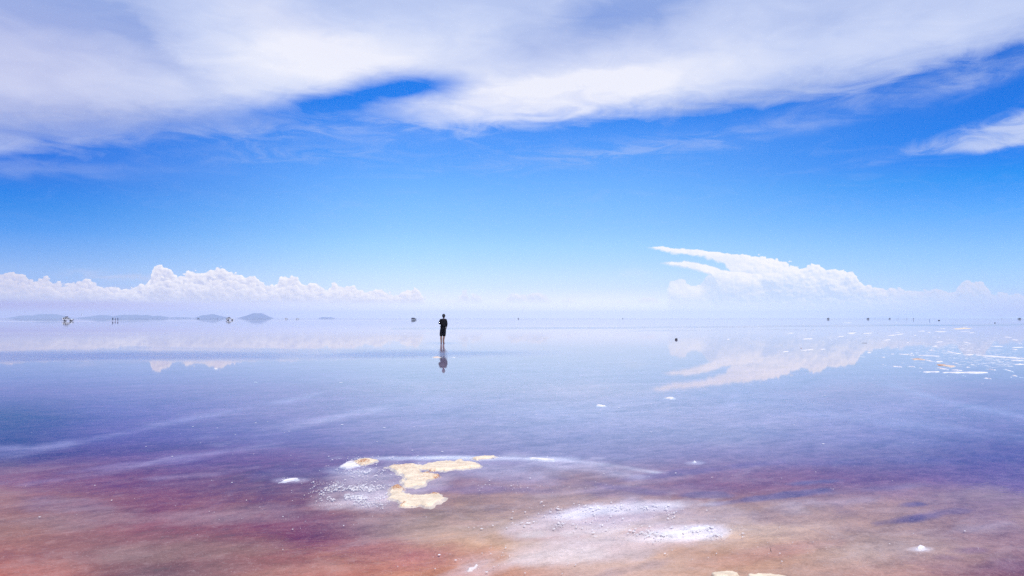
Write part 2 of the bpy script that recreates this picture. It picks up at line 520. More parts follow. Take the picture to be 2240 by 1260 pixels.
def simple_mat(name, col, rough=0.6, var=0.15, scale=8.0, metal=0.0, spec=0.5, bump=0.0):
    m, g, out = new_mat(name)
    n = m.node_tree.nodes
    p = n.new('ShaderNodeBsdfPrincipled')
    tc = n.new('ShaderNodeTexCoord').outputs['Object']
    f = g.noise(tc, scale, 5, 0.6)
    c = g.mix(f, tuple(v * (1 - var) for v in col), tuple(min(1, v * (1 + var)) for v in col))
    g.L.new(c, p.inputs['Base Color'])
    p.inputs['Roughness'].default_value = rough
    p.inputs['Metallic'].default_value = metal
    p.inputs['Specular IOR Level'].default_value = spec
    if bump:
        b = n.new('ShaderNodeBump')
        b.inputs['Strength'].default_value = 0.6
        b.inputs['Distance'].default_value = bump
        g.L.new(f, b.inputs['Height'])
        g.L.new(b.outputs[0], p.inputs['Normal'])
    g.L.new(p.outputs[0], out.inputs[0])
    return m


# ------------------------------------------------------------------ the flat: bed and water on one polar layout
def polar_layout():
    """rings and spokes, dense where the photograph looks"""
    th = [math.atan((x - 1120) / F) for x in np.arange(-260, 2501, 6)]
    lim = th[-1]
    rest = list(np.linspace(lim, 2 * math.pi - lim, 60)[1:-1])
    th = th + rest
    ys = list(np.arange(1420, 1290, -8.0)) + list(np.arange(1290, 699, -2.5)) + [699.0, 698.2, 697.6, 697.2]
    r = [0.15, 0.6, 1.2, 1.8, 2.3, 2.8] + [max(ground(1120, y).length_squared - 0, 0) ** 0.5 for y in ys] + [7500.0, 9300.0]
    r = sorted(r)
    return np.array(th), np.array(r)


TH, RR = polar_layout()
_gx = np.outer(RR, np.sin(TH))
_gy = np.outer(RR, np.cos(TH))
GX, GY = _gx.ravel(), _gy.ravel()


def to_frame(gx, gy):
    dep = np.maximum(gy * cP - CAM_H * sP, 0.05)
    up = -gy * sP - CAM_H * cP
    return 1120 + F * gx / dep, 630 - F * up / dep


PX, PY = to_frame(GX, GY)
PX = np.clip(PX, -600, 2840)
PY = np.clip(PY, 690, 1500)
PY[GY < 0.3] = 1500


def disc_mesh(name, z, mat):
    nr, nt_ = len(RR), len(TH)
    verts = np.column_stack([GX, GY, np.full(GX.size, z)])
    verts = np.vstack([verts, [[0, 0, z]]])
    faces = []
    for i in range(nr - 1):
        a = i * nt_
        for j in range(nt_):
            k = (j + 1) % nt_
            faces.append((a + j, a + k, a + nt_ + k, a + nt_ + j))
    c = nr * nt_
    for j in range(nt_):
        faces.append((c, (j + 1) % nt_, j))
    me = bpy.data.meshes.new(name)
    me.from_pydata(verts.tolist(), [], faces)
    me.materials.append(mat)
    me.update()
    o = bpy.data.objects.new(name, me)
    C.objects.link(o)
    return o


def set_attr(o, name, rgb):
    n = len(o.data.vertices)
    a = o.data.color_attributes.new(name, 'FLOAT_COLOR', 'POINT')
    buf = np.ones((n, 4), dtype=np.float32)
    buf[:-1, :3] = rgb
    buf[-1, :3] = rgb[0]
    a.data.foreach_set('color', buf.ravel())


def vnoise(x, y, seed):
    """cheap smooth value noise for arrays"""
    xi, yi = np.floor(x), np.floor(y)
    fx, fy = x - xi, y - yi
    fx, fy = fx * fx * (3 - 2 * fx), fy * fy * (3 - 2 * fy)

    def h(a, b):
        s = np.sin(a * 127.1 + b * 311.7 + seed * 74.7) * 43758.5453
        return s - np.floor(s)
    return (h(xi, yi) * (1 - fx) + h(xi + 1, yi) * fx) * (1 - fy) + (h(xi, yi + 1) * (1 - fx) + h(xi + 1, yi + 1) * fx) * fy


def fbm(x, y, seed, octv=4):
    t, a, s = 0, 1, 0
    for i in range(octv):
        t = t + a * vnoise(x * 2 ** i, y * 2 ** i, seed + i * 3)
        s += a
        a *= 0.5
    return t / s


# albedo of the lake bed at stations across the flat (columns run from west to east, rows from far to near)
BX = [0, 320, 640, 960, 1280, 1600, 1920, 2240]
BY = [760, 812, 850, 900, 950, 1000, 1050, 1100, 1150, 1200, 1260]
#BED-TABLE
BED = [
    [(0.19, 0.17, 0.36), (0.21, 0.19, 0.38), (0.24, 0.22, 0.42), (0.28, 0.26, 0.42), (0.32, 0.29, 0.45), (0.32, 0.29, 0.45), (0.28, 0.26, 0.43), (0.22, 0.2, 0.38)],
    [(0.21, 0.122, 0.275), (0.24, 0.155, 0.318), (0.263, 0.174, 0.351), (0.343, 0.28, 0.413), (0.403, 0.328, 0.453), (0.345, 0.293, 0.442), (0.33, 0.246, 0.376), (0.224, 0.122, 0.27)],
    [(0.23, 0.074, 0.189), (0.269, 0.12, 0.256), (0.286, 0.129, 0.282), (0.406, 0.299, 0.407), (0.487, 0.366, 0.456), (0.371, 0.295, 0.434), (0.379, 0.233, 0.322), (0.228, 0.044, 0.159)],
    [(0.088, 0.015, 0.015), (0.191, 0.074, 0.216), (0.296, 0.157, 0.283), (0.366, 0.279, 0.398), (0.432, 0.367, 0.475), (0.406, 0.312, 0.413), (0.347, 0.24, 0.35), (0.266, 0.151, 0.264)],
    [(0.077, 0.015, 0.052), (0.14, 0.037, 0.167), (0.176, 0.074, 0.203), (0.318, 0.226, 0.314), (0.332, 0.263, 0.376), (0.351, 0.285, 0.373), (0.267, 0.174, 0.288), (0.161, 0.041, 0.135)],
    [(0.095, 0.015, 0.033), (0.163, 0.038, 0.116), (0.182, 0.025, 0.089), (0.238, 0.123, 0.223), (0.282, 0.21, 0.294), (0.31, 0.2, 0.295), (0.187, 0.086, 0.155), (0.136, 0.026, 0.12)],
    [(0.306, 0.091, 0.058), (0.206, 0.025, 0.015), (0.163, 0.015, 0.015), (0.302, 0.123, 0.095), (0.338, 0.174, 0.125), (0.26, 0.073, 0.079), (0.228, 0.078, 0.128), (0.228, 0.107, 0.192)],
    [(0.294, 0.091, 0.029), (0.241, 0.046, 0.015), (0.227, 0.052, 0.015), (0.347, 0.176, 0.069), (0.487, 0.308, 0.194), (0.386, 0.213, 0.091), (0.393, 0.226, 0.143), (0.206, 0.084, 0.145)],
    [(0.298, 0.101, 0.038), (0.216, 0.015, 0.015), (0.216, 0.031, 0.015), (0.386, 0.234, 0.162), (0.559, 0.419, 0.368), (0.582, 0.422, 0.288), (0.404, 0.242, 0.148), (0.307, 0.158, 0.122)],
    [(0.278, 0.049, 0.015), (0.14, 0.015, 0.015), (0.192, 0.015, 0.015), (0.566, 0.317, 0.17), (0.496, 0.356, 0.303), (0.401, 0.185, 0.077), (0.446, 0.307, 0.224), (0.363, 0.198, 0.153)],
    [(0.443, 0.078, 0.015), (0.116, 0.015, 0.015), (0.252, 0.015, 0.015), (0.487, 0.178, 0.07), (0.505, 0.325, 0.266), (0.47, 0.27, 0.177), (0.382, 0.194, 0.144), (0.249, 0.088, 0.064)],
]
#BED-END


def bed_colours():
    tab = np.array(BED)
    # wobble the stations so that no straight borders show; sizes follow the ground, not the frame
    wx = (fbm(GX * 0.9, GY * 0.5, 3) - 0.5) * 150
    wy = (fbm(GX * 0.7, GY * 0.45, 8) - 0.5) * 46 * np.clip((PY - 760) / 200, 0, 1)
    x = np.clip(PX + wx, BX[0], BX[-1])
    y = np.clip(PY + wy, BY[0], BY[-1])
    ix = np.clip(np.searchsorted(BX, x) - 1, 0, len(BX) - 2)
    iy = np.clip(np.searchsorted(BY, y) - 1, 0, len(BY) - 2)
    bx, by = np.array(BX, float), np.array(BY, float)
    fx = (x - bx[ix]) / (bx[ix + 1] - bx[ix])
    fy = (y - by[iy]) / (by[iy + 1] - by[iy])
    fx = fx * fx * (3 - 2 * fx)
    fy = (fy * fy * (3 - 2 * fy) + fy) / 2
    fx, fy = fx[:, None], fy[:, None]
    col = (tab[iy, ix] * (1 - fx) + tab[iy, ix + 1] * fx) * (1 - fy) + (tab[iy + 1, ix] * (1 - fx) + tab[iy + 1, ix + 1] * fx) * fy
    # patches of mud, salt and rust lying on the bed: (x, y, half width, half height, slope, colour, strength)
    for cx, cy, rx, ry, sl_, c, a in PATCHES:
        n1 = (fbm(GX * 2.6 + cx, GY * 1.6 + cy, 5, 6) - 0.5) * 2.6 + (fbm((GX - GY * 0.3) * 7 + cx, GY * 3 + cy, 15, 4) - 0.5) * 1.6
        dx = PX - cx
        dy = PY - cy - sl_ * dx
        q = (dx / rx) ** 2 + (dy / ry) ** 2
        w = np.clip(1.2 - q + n1 * 0.8, 0, 1) * a * (q < 3)
        w = w[:, None]
        col = col * (1 - w) + np.array(c) * w
    # long thin drag lines of pale salt: polyline, half width, colour, strength
    for pts, wd, c, a in LINES:
        w = line_weight(pts, wd) * a
        w = w * np.clip(2.6 * fbm(GX * 1.7, GY * 0.9, len(pts) + 31) - 0.65, 0, 1.1)
        w = w[:, None]
        col = col * (1 - w) + np.array(c) * w
    return np.clip(col, 0.01, 0.95)


def line_weight(pts, wd):
    best = np.full(PX.shape, 1e9)
    for (x0, y0), (x1, y1) in zip(pts[:-1], pts[1:]):
        t = np.clip((PX - x0) / (x1 - x0), 0, 1) if x1 != x0 else np.zeros_like(PX)
        ex = np.maximum(np.maximum(x0 - PX, PX - x1), 0) / 25
        d = np.abs(PY - (y0 + t * (y1 - y0))) + ex * wd
        best = np.minimum(best, d)
    return np.exp(-(best / wd) ** 2)


PURP, MAUV, RUST, SALT, PALE, DARK, CREAM = (.17, .09, .20), (.30, .18, .30), (.40, .12, .07), (.85, .80, .84), (.58, .48, .54), (.15, .09, .17), (.62, .47, .36)
PATCHES = [
    (660, 1035, 130, 16, .0, (.14, .08, .17), .35), (520, 1060, 200, 22, .02, (.15, .08, .12), .2), (250, 1130, 260, 26, -.04, (.36, .25, .24), .35), (560, 1120, 220, 22, -.04, (.32, .21, .20), .35), (420, 1200, 240, 26, -.05, (.30, .17, .13), .3),
    (760, 1160, 110, 22, .0, (.20, .11, .10), .3), (860, 1200, 170, 26, -.05, RUST, .45), (980, 1215, 120, 26, -.1, RUST, .5), (700, 1245, 170, 22, -.1, (.42, .15, .09), .45),
    (1180, 1170, 110, 14, -.06, RUST, .4), (1230, 1165, 90, 10, -.08, RUST, .35), (1440, 1150, 80, 8, -.14, (.50, .22, .13), .55), (1020, 1140, 70, 12, 0, (.42, .24, .22), .3),
    (1740, 1195, 120, 18, -.12, (.45, .2, .14), .5), (1600, 1222, 90, 14, -.1, (.42, .2, .14), .4),
    (1290, 1130, 240, 34, -.16, PALE, .6), (1380, 1105, 110, 15, -.06, SALT, .5), (1530, 1160, 100, 16, -.05, SALT, .75), (1330, 1190, 260, 32, -.12, PALE, .5),
    (1230, 1010, 130, 14, .10, PALE, .5), (1120, 1035, 120, 22, 0.05, (.42, .33, .42), .5),
    (1050, 1068, 170, 10, 0.02, (.20, .10, .20), .45), (1180, 1060, 150, 20, 0, (.30, .2, .3), .2), (1350, 1062, 130, 9, .14, (.17, .08, .16), .6),
    (1500, 1030, 230, 8, -.12, (.16, .08, .2), .5), (1440, 1070, 160, 14, -.02, (.22, .12, .22), .3),
    (1800, 1050, 85, 6, -.08, DARK, .8), (1550, 1080, 60, 8, 0, DARK, .7), (1690, 1083, 170, 7, -.12, DARK, .75), (1870, 1070, 190, 6, -.08, DARK, .35),
    (2010, 1128, 85, 10, -.12, DARK, .85), (1995, 1100, 34, 6, 0, DARK, .8), (2080, 1115, 60, 7, -.05, DARK, .45), (1760, 1120, 120, 26, -.05, (.26, .15, .17), .35),
    (2120, 1200, 50, 8, 0, (.22, .1, .15), .5), (2060, 1215, 40, 8, 0, (.2, .09, .14), .4), (2200, 1240, 80, 22, 0, (.2, .08, .13), .4),
    (1390, 1238, 90, 14, -.2, (.28, .2, .25), .45), (1080, 1240, 130, 18, -.25, PALE, .35), (1000, 1245, 80, 9, -.3, PALE, .3),
    (780, 1085, 95, 26, 0, (.72, .62, .62), .5), (760, 1024, 60, 10, 0, (.6, .55, .65), .35), (850, 1095, 100, 26, 0, PALE, .3), (640, 1048, 40, 6, 0, (.6, .5, .6), .4),
    (2012, 1197, 34, 7, 0, (.75, .68, .72), .7), (1519, 1009, 22, 4, 0, (.6, .55, .65), .5), (1510, 1162, 130, 18, -.08, (.88, .82, .84), .7), (1370, 1110, 170, 15, -.08, (.85, .8, .82), .7), (1260, 1160, 130, 10, -.06, (.82, .76, .76), .5), (1200, 1215, 130, 16, -.1, (.74, .66, .66), .4), (1180, 1140, 120, 14, -.05, (.6, .5, .52), .4),
    (130, 1100, 110, 18, 0, (.22, .14, .2), .35), (560, 1240, 200, 24, 0, (.16, .07, .07), .3), (60, 1240, 120, 18, 0, (.40, .17, .13), .35),
    (905, 1040, 120, 36, 0, (.55, .47, .52), .45), (800, 1062, 100, 34, 0, (.66, .58, .62), .45), (1080, 1022, 170, 24, 0.04, (.5, .43, .5), .35), (1450, 1145, 330, 30, -.14, (.68, .58, .6), .35),
    (1010, 1000, 270, 5, 0, (.7, .66, .74), .5), (330, 1010, 180, 8, -.1, (.28, .2, .36), .3),
]
LINES = [
    ([(-200, 985), (60, 976), (180, 963), (270, 945), (370, 922), (560, 890), (760, 850)], 6, (.55, .46, .64), .42),
    ([(-200, 1000), (40, 990), (150, 968)], 10, (.4, .34, .5), .4),
    ([(60, 1058), (170, 1040), (270, 1024), (360, 1000), (460, 990), (600, 972)], 5, (.5, .4, .56), .42),
    ([(-50, 1060), (60, 1049), (130, 1046)], 4, (.5, .4, .55), .3),
    ([(330, 1044), (480, 1034), (560, 1020)], 5, (.5, .38, .5), .35),
    ([(400, 960), (640, 925), (800, 900), (1000, 862)], 9, (.55, .46, .6), .28),
    ([(480, 970), (640, 935), (760, 905), (900, 880)], 6, (.6, .5, .62), .3),
    ([(740, 1000), (820, 998), (1000, 998), (1140, 1000), (1240, 1004), (1330, 1014), (1430, 1030)], 4, (.82, .8, .86), .8),
    ([(1180, 1010), (1280, 1024), (1400, 1040)], 9, (.6, .52, .6), .5),
    ([(1150, 1085), (1400, 1055), (1500, 1040)], 6, (.5, .38, .45), .3),
    ([(1380, 1090), (1560, 1130), (1700, 1105), (1900, 1090)], 8, (.5, .38, .42), .4),
    ([(1700, 1020), (1900, 1005), (2100, 1000), (2300, 990)], 9, (.14, .08, .24), .35),
    ([(1850, 1150), (2050, 1165), (2200, 1140)], 8, (.5, .38, .42), .35),
    ([(1900, 1190), (2000, 1230), (2150, 1238)], 8, (.55, .42, .45), .35),
    ([(1950, 840), (2080, 880), (2300, 920)], 6, (.5, .45, .6), .35),
    ([(1600, 880), (1900, 915), (2300, 965)], 14, (.5, .45, .6), .25),
]


def mat_bed():
    m, g, out = new_mat('lake_bed')
    N = m.node_tree.nodes
    at = N.new('ShaderNodeAttribute'); at.attribute_name = 'bed'
    pos = N.new('ShaderNodeNewGeometry').outputs['Position']
    sq = g.map(pos, rot=(0, 0, math.radians(34)), sc=(2.2, 1, 1), kind='TEXTURE')
    big = g.noise(sq, 1.25, 8, 0.66, 0.5)
    mid = g.noise(g.map(pos, loc=(7, 3, 0), rot=(0, 0, math.radians(38)), sc=(1.6, 1, 1), kind='TEXTURE'), 6.5, 7, 0.7, 0.3)
    fin = g.noise(pos, 42.0, 4, 0.7)
    k = g.add(g.add(g.mul(g.sub(big, 0.5), 0.9), g.mul(g.sub(mid, 0.5), 1.15)), g.mul(g.sub(fin, 0.5), 0.8))
    k1 = g.m('MAXIMUM', g.add(g.mul(k, 0.6), 1.0), 0.3)
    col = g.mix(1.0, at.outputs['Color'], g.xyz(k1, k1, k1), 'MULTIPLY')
    dust = g.m('MAXIMUM', k, -0.25)
    col = g.mix(1.0, col, g.xyz(g.mul(dust, 0.13), g.mul(dust, 0.105), g.mul(dust, 0.10)), 'ADD')
    col = g.mix(1.0, col, (0.012, 0.012, 0.012), 'LIGHTEN')
    # rust and violet minerals drift through the mud
    tint = g.noise(g.map(pos, loc=(1, 9, 0), sc=(1, 0.5, 1)), 1.7, 5, 0.6)
    col = g.mix(g.step(tint, 0.3, 0.7, 0, 0.30), col, g.mix(1.0, col, (1.05, 0.98, 0.9), 'MULTIPLY'))
    film = g.noise(g.map(pos, loc=(11, 2, 0), rot=(0, 0, math.radians(34)), sc=(2.0, 1, 1), kind='TEXTURE'), 2.6, 9, 0.74, 0.6)
    lum = g.m('MAXIMUM', g.sep(at.outputs['Color'])[0], 0.12)
    pale = g.mix(0.55, (0.74, 0.62, 0.64), at.outputs['Color'])
    col = g.mix(g.mul(g.step(film, 0.46, 0.72, 0, 0.5), g.lin(lum, 0.12, 0.5, 0.25, 1.0)), col, pale)
    clump = g.noise(g.map(pos, loc=(21, 12, 0)), 13.0, 6, 0.75, 0.4)
    col = g.mix(g.step(clump, 0.54, 0.60, 0, 0.22), col, g.mix(1.0, col, (0.5, 0.5, 0.5), 'MULTIPLY'))
    col = g.mix(g.step(clump, 0.44, 0.36, 0, 0.20), col, pale)
    # tiny dark grains and pale salt grains
    gr = g.noise(g.map(pos, loc=(4, 4, 0)), 95.0, 2, 0.5)
    col = g.mix(g.step(gr, 0.70, 0.78, 0, 0.5), col, (0.8, 0.74, 0.74))
    col = g.mix(g.step(gr, 0.30, 0.22, 0, 0.35), col, (0.10, 0.05, 0.06))
    p = N.new('ShaderNodeBsdfDiffuse')
    g.L.new(col, p.inputs['Color'])
    b = N.new('ShaderNodeBump')
    b.inputs['Strength'].default_value = 0.5
    b.inputs['Distance'].default_value = 0.02
    g.L.new(mid, b.inputs['Height'])
    g.L.new(b.outputs[0], p.inputs['Normal'])
    g.L.new(p.outputs[0], out.inputs[0])
    return m


BED_Z = -0.014


def ripple_field():
    """how much the breeze roughens the water (0 = glassy)"""
    r = np.zeros(PX.shape)

    def band(pts, wd, a):
        return line_weight(pts, wd) * a
    # breeze band this side of the far shallows
    n = fbm(GX * 0.25, GY * 0.12, 12)
    r += band([(-400, 779), (200, 777), (700, 777), (1000, 774), (1300, 771)], 7.5, 1.0) * np.clip((1320 - PX) / 420, 0, 1) * np.clip(n * 1.6, 0.3, 1.1)
    r += band([(-200, 790), (300, 783), (600, 783)], 4, 0.35)
    r += band([(300, 760), (700, 766), (950, 765)], 3, 0.18)
    r += band([(860, 719), (1150, 718), (1500, 716), (1800, 713), (2300, 710.5)], 1.6, 0.65)
    r += band([(1380, 724), (1600, 722), (1800, 721)], 1.2, 0.4)
    r += band([(-300, 729), (300, 729), (700, 730), (1000, 729)], 2.5, 0.12)
    # rougher patch in the middle distance
    r += 0.02 * np.exp(-((PY - 711) / 6) ** 2)
    # rings round the wader's feet
    r += 0.55 * np.exp(-((PX - 968) / 34) ** 2 - ((PY - 751) / 2.2) ** 2)
    # light catspaws nearer the camera
    r += 0.05 * np.clip((PY - 800) / 120, 0, 1) * fbm(GX * 0.5, GY * 0.22, 40)
    return np.clip(r, 0, 1)


def mat_water():
    m, g, out = new_mat('brine_water')
    N = m.node_tree.nodes
    at = N.new('ShaderNodeAttribute'); at.attribute_name = 'ripple'
    geo = N.new('ShaderNodeNewGeometry')
    pos = geo.outputs['Position']
    X, Y, Z = g.sep(at.outputs['Color'])
    st = g.noise(g.map(pos, sc=(0.25, 1, 1)), 1.3, 5, 0.6)
    rough = g.add(0.022, g.mul(X, g.step(st, 0.25, 0.7, 0.06, 0.20)))
    fr = N.new('ShaderNodeFresnel')
    fr.inputs['IOR'].default_value = 1.25
    gl = N.new('ShaderNodeBsdfGlossy')
    gl.distribution = 'MULTI_GGX'
    gl.inputs['Color'].default_value = (0.985, 0.975, 0.972, 1)
    g.L.new(rough, gl.inputs['Roughness'])
    b = N.new('ShaderNodeBump')
    b.inputs['Distance'].default_value = 0.004
    b.inputs['Distance'].default_value = 0.008
    g.L.new(X, b.inputs['Strength'])
    w = g.noise(g.map(pos, sc=(1, 1.6, 1)), 9.0, 3, 0.55)
    g.L.new(w, b.inputs['Height'])
    g.L.new(b.outputs[0], gl.inputs['Normal'])
    g.L.new(b.outputs[0], fr.inputs['Normal'])
    tr = N.new('ShaderNodeBsdfTransparent')
    tr.inputs['Color'].default_value = (0.97, 0.985, 0.99, 1)
    mx = N.new('ShaderNodeMixShader')
    g.L.new(fr.outputs[0], mx.inputs[0])
    g.L.new(tr.outputs[0], mx.inputs[1])
    g.L.new(gl.outputs[0], mx.inputs[2])
    g.L.new(mx.outputs[0], out.inputs[0])
    return m


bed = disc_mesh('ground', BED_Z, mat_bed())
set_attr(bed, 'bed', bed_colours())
tag(bed, kind='structure')
water = disc_mesh('water', 0.0, mat_water())
_r = ripple_field()
set_attr(water, 'ripple', np.column_stack([_r, _r, _r]))
tag(water, kind='structure')


# ------------------------------------------------------------------ far islands
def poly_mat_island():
    return simple_mat('hazed_island_rock', (0.025, 0.05, 0.15), 0.9, 0.3, 0.01)  # the blue of the distant air is painted into the rock colour


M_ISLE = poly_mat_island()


def island(name, prof, dist, label_note=None):
    """a low hill range: prof is a list of (frame x, height above the waterline in frame units)"""
    prof = sorted(prof)
    x0, x1 = prof[0][0], prof[-1][0]
    n = 90
    xs = np.linspace(x0, x1, n)
    hs = np.interp(xs, [p[0] for p in prof], [p[1] for p in prof])
    width = (x1 - x0) / F * dist
    dep = min(max(width * 0.3, 90), 300)
    verts, faces = [], []
    mrow = 15
    cx = (x0 + x1) / 2
    a0 = math.atan((cx - 1120) / F)
    ux, uy = math.cos(a0), -math.sin(a0)
    D = Vector((math.sin(a0) * dist / math.cos(a0) * 1.0, dist, 0))
    for j in range(mrow):
        w = -1 + 2 * j / (mrow - 1)
        for i in range(n):
            H = hs[i] / F * dist * math.cos(math.atan((xs[i] - 1120) / F)) / math.cos(a0) * 1.02
            s = (xs[i] - cx) / F * dist
            nz_ = mnoise.fractal(Vector((s / 130, w * 2.2, dist)), 1.0, 2.0, 5)
            f = max(0.0, 1 - abs(w) ** 1.7)
            k = f * (1 + 0.25 * nz_ * (1 - f))
            verts.append((s, w * dep, H * k + 0.35 * nz_ * f * 3 - 0.6))
    for j in range(mrow - 1):
        for i in range(n - 1):
            a = j * n + i
            faces.append((a, a + 1, a + n + 1, a + n))
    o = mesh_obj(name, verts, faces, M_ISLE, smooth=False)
    o.location = D
    tag(o, kind='structure')
    return o


def zp(lst, ox, f=5.6, base=201.6):
    return [(ox + a / f, max(0.0, (base - b) / f)) for a, b in lst]


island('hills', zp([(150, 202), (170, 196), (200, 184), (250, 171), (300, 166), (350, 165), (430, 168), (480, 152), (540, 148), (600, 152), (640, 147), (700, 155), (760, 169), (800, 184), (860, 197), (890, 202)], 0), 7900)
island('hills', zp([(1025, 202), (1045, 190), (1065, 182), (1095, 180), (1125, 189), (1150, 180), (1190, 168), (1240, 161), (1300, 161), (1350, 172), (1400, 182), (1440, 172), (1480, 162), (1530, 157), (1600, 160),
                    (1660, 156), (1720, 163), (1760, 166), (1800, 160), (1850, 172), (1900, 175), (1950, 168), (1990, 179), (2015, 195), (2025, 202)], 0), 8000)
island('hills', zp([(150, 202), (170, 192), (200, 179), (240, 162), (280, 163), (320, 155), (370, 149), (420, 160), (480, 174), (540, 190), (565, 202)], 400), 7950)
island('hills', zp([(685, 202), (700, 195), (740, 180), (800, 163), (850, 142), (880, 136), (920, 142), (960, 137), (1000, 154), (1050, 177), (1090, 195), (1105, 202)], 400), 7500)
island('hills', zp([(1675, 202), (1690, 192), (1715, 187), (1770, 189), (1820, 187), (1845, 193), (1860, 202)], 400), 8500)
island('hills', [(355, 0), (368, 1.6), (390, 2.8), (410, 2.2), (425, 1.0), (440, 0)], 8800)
island('hills', [(1880, 0), (1925, 3), (1955, 6), (1985, 10), (2010, 12), (2050, 11), (2085, 8), (2120, 6), (2165, 4), (2240, 3), (2300, 0)], 9000).data.materials[0] = simple_mat('haze_coloured_far_rock', (0.42, 0.52, 0.66), 0.9, 0.1, 0.01)  # haze painted into this farthest range's colour, so it fades into the sky

# ------------------------------------------------------------------ salt crusts standing out of the shallows
def mat_crust(name, base, rustc=(0.42, 0.17, 0.06)):
    m, g, out = new_mat(name)
    N = m.node_tree.nodes
    at = N.new('ShaderNodeAttribute'); at.attribute_name = 'rust'
    pos = N.new('ShaderNodeNewGeometry').outputs['Position']
    r, _, _ = g.sep(at.outputs['Color'])
    a = g.noise(pos, 9.0, 6, 0.65)
    b = g.noise(g.map(pos, loc=(3, 1, 0)), 45.0, 5, 0.7)
    col = g.mix(g.step(a, 0.3, 0.7), tuple(v * 0.82 for v in base), tuple(min(1, v * 1.12) for v in base))
    col = g.mix(g.step(b, 0.56, 0.7, 0, 0.35), col, (base[0] * 0.86, base[1] * 0.72, base[2] * 0.58))
    sp = g.m('MULTIPLY', g.step(g.add(b, g.mul(r, 0.20)), 0.60, 0.68), g.clamp(g.mul(r, 1.6)))
    col = g.mix(sp, col, rustc)
    p = N.new('ShaderNodeBsdfPrincipled')
    p.inputs['Roughness'].default_value = 0.75
    p.inputs['Specular IOR Level'].default_value = 0.3
    g.L.new(col, p.inputs['Base Color'])
    bp = N.new('ShaderNodeBump')
    bp.inputs['Strength'].default_value = 0.8
    bp.inputs['Distance'].default_value = 0.006
    g.L.new(g.add(g.mul(a, 0.6), g.mul(b, 0.6)), bp.inputs['Height'])
    g.L.new(bp.outputs[0], p.inputs['Normal'])
    g.L.new(p.outputs[0], out.inputs[0])
    return m


M_CREAM = mat_crust('cream_salt', (0.77, 0.63, 0.46))
M_WHITE = mat_crust('white_salt', (0.74, 0.70, 0.72))
M_RUSTY = mat_crust('rusty_salt', (0.72, 0.58, 0.48))


def poly_dist(px, py, P):
    """signed distance to polygon P (positive inside)"""
    d = np.full(px.shape, 1e9)
    ins = np.zeros(px.shape, bool)
    n = len(P)
    for i in range(n):
        ax, ay = P[i]
        bx, by = P[(i + 1) % n]
        ex, ey = bx - ax, by - ay
        L2 = ex * ex + ey * ey + 1e-12
        t = np.clip(((px - ax) * ex + (py - ay) * ey) / L2, 0, 1)
        d = np.minimum(d, np.hypot(px - ax - t * ex, py - ay - t * ey))
        c = (ay > py) != (by > py)
        xi = ax + (py - ay) * ex / (ey if abs(ey) > 1e-12 else 1e-12)
        ins ^= c & (px < xi)
    return np.where(ins, d, -d)


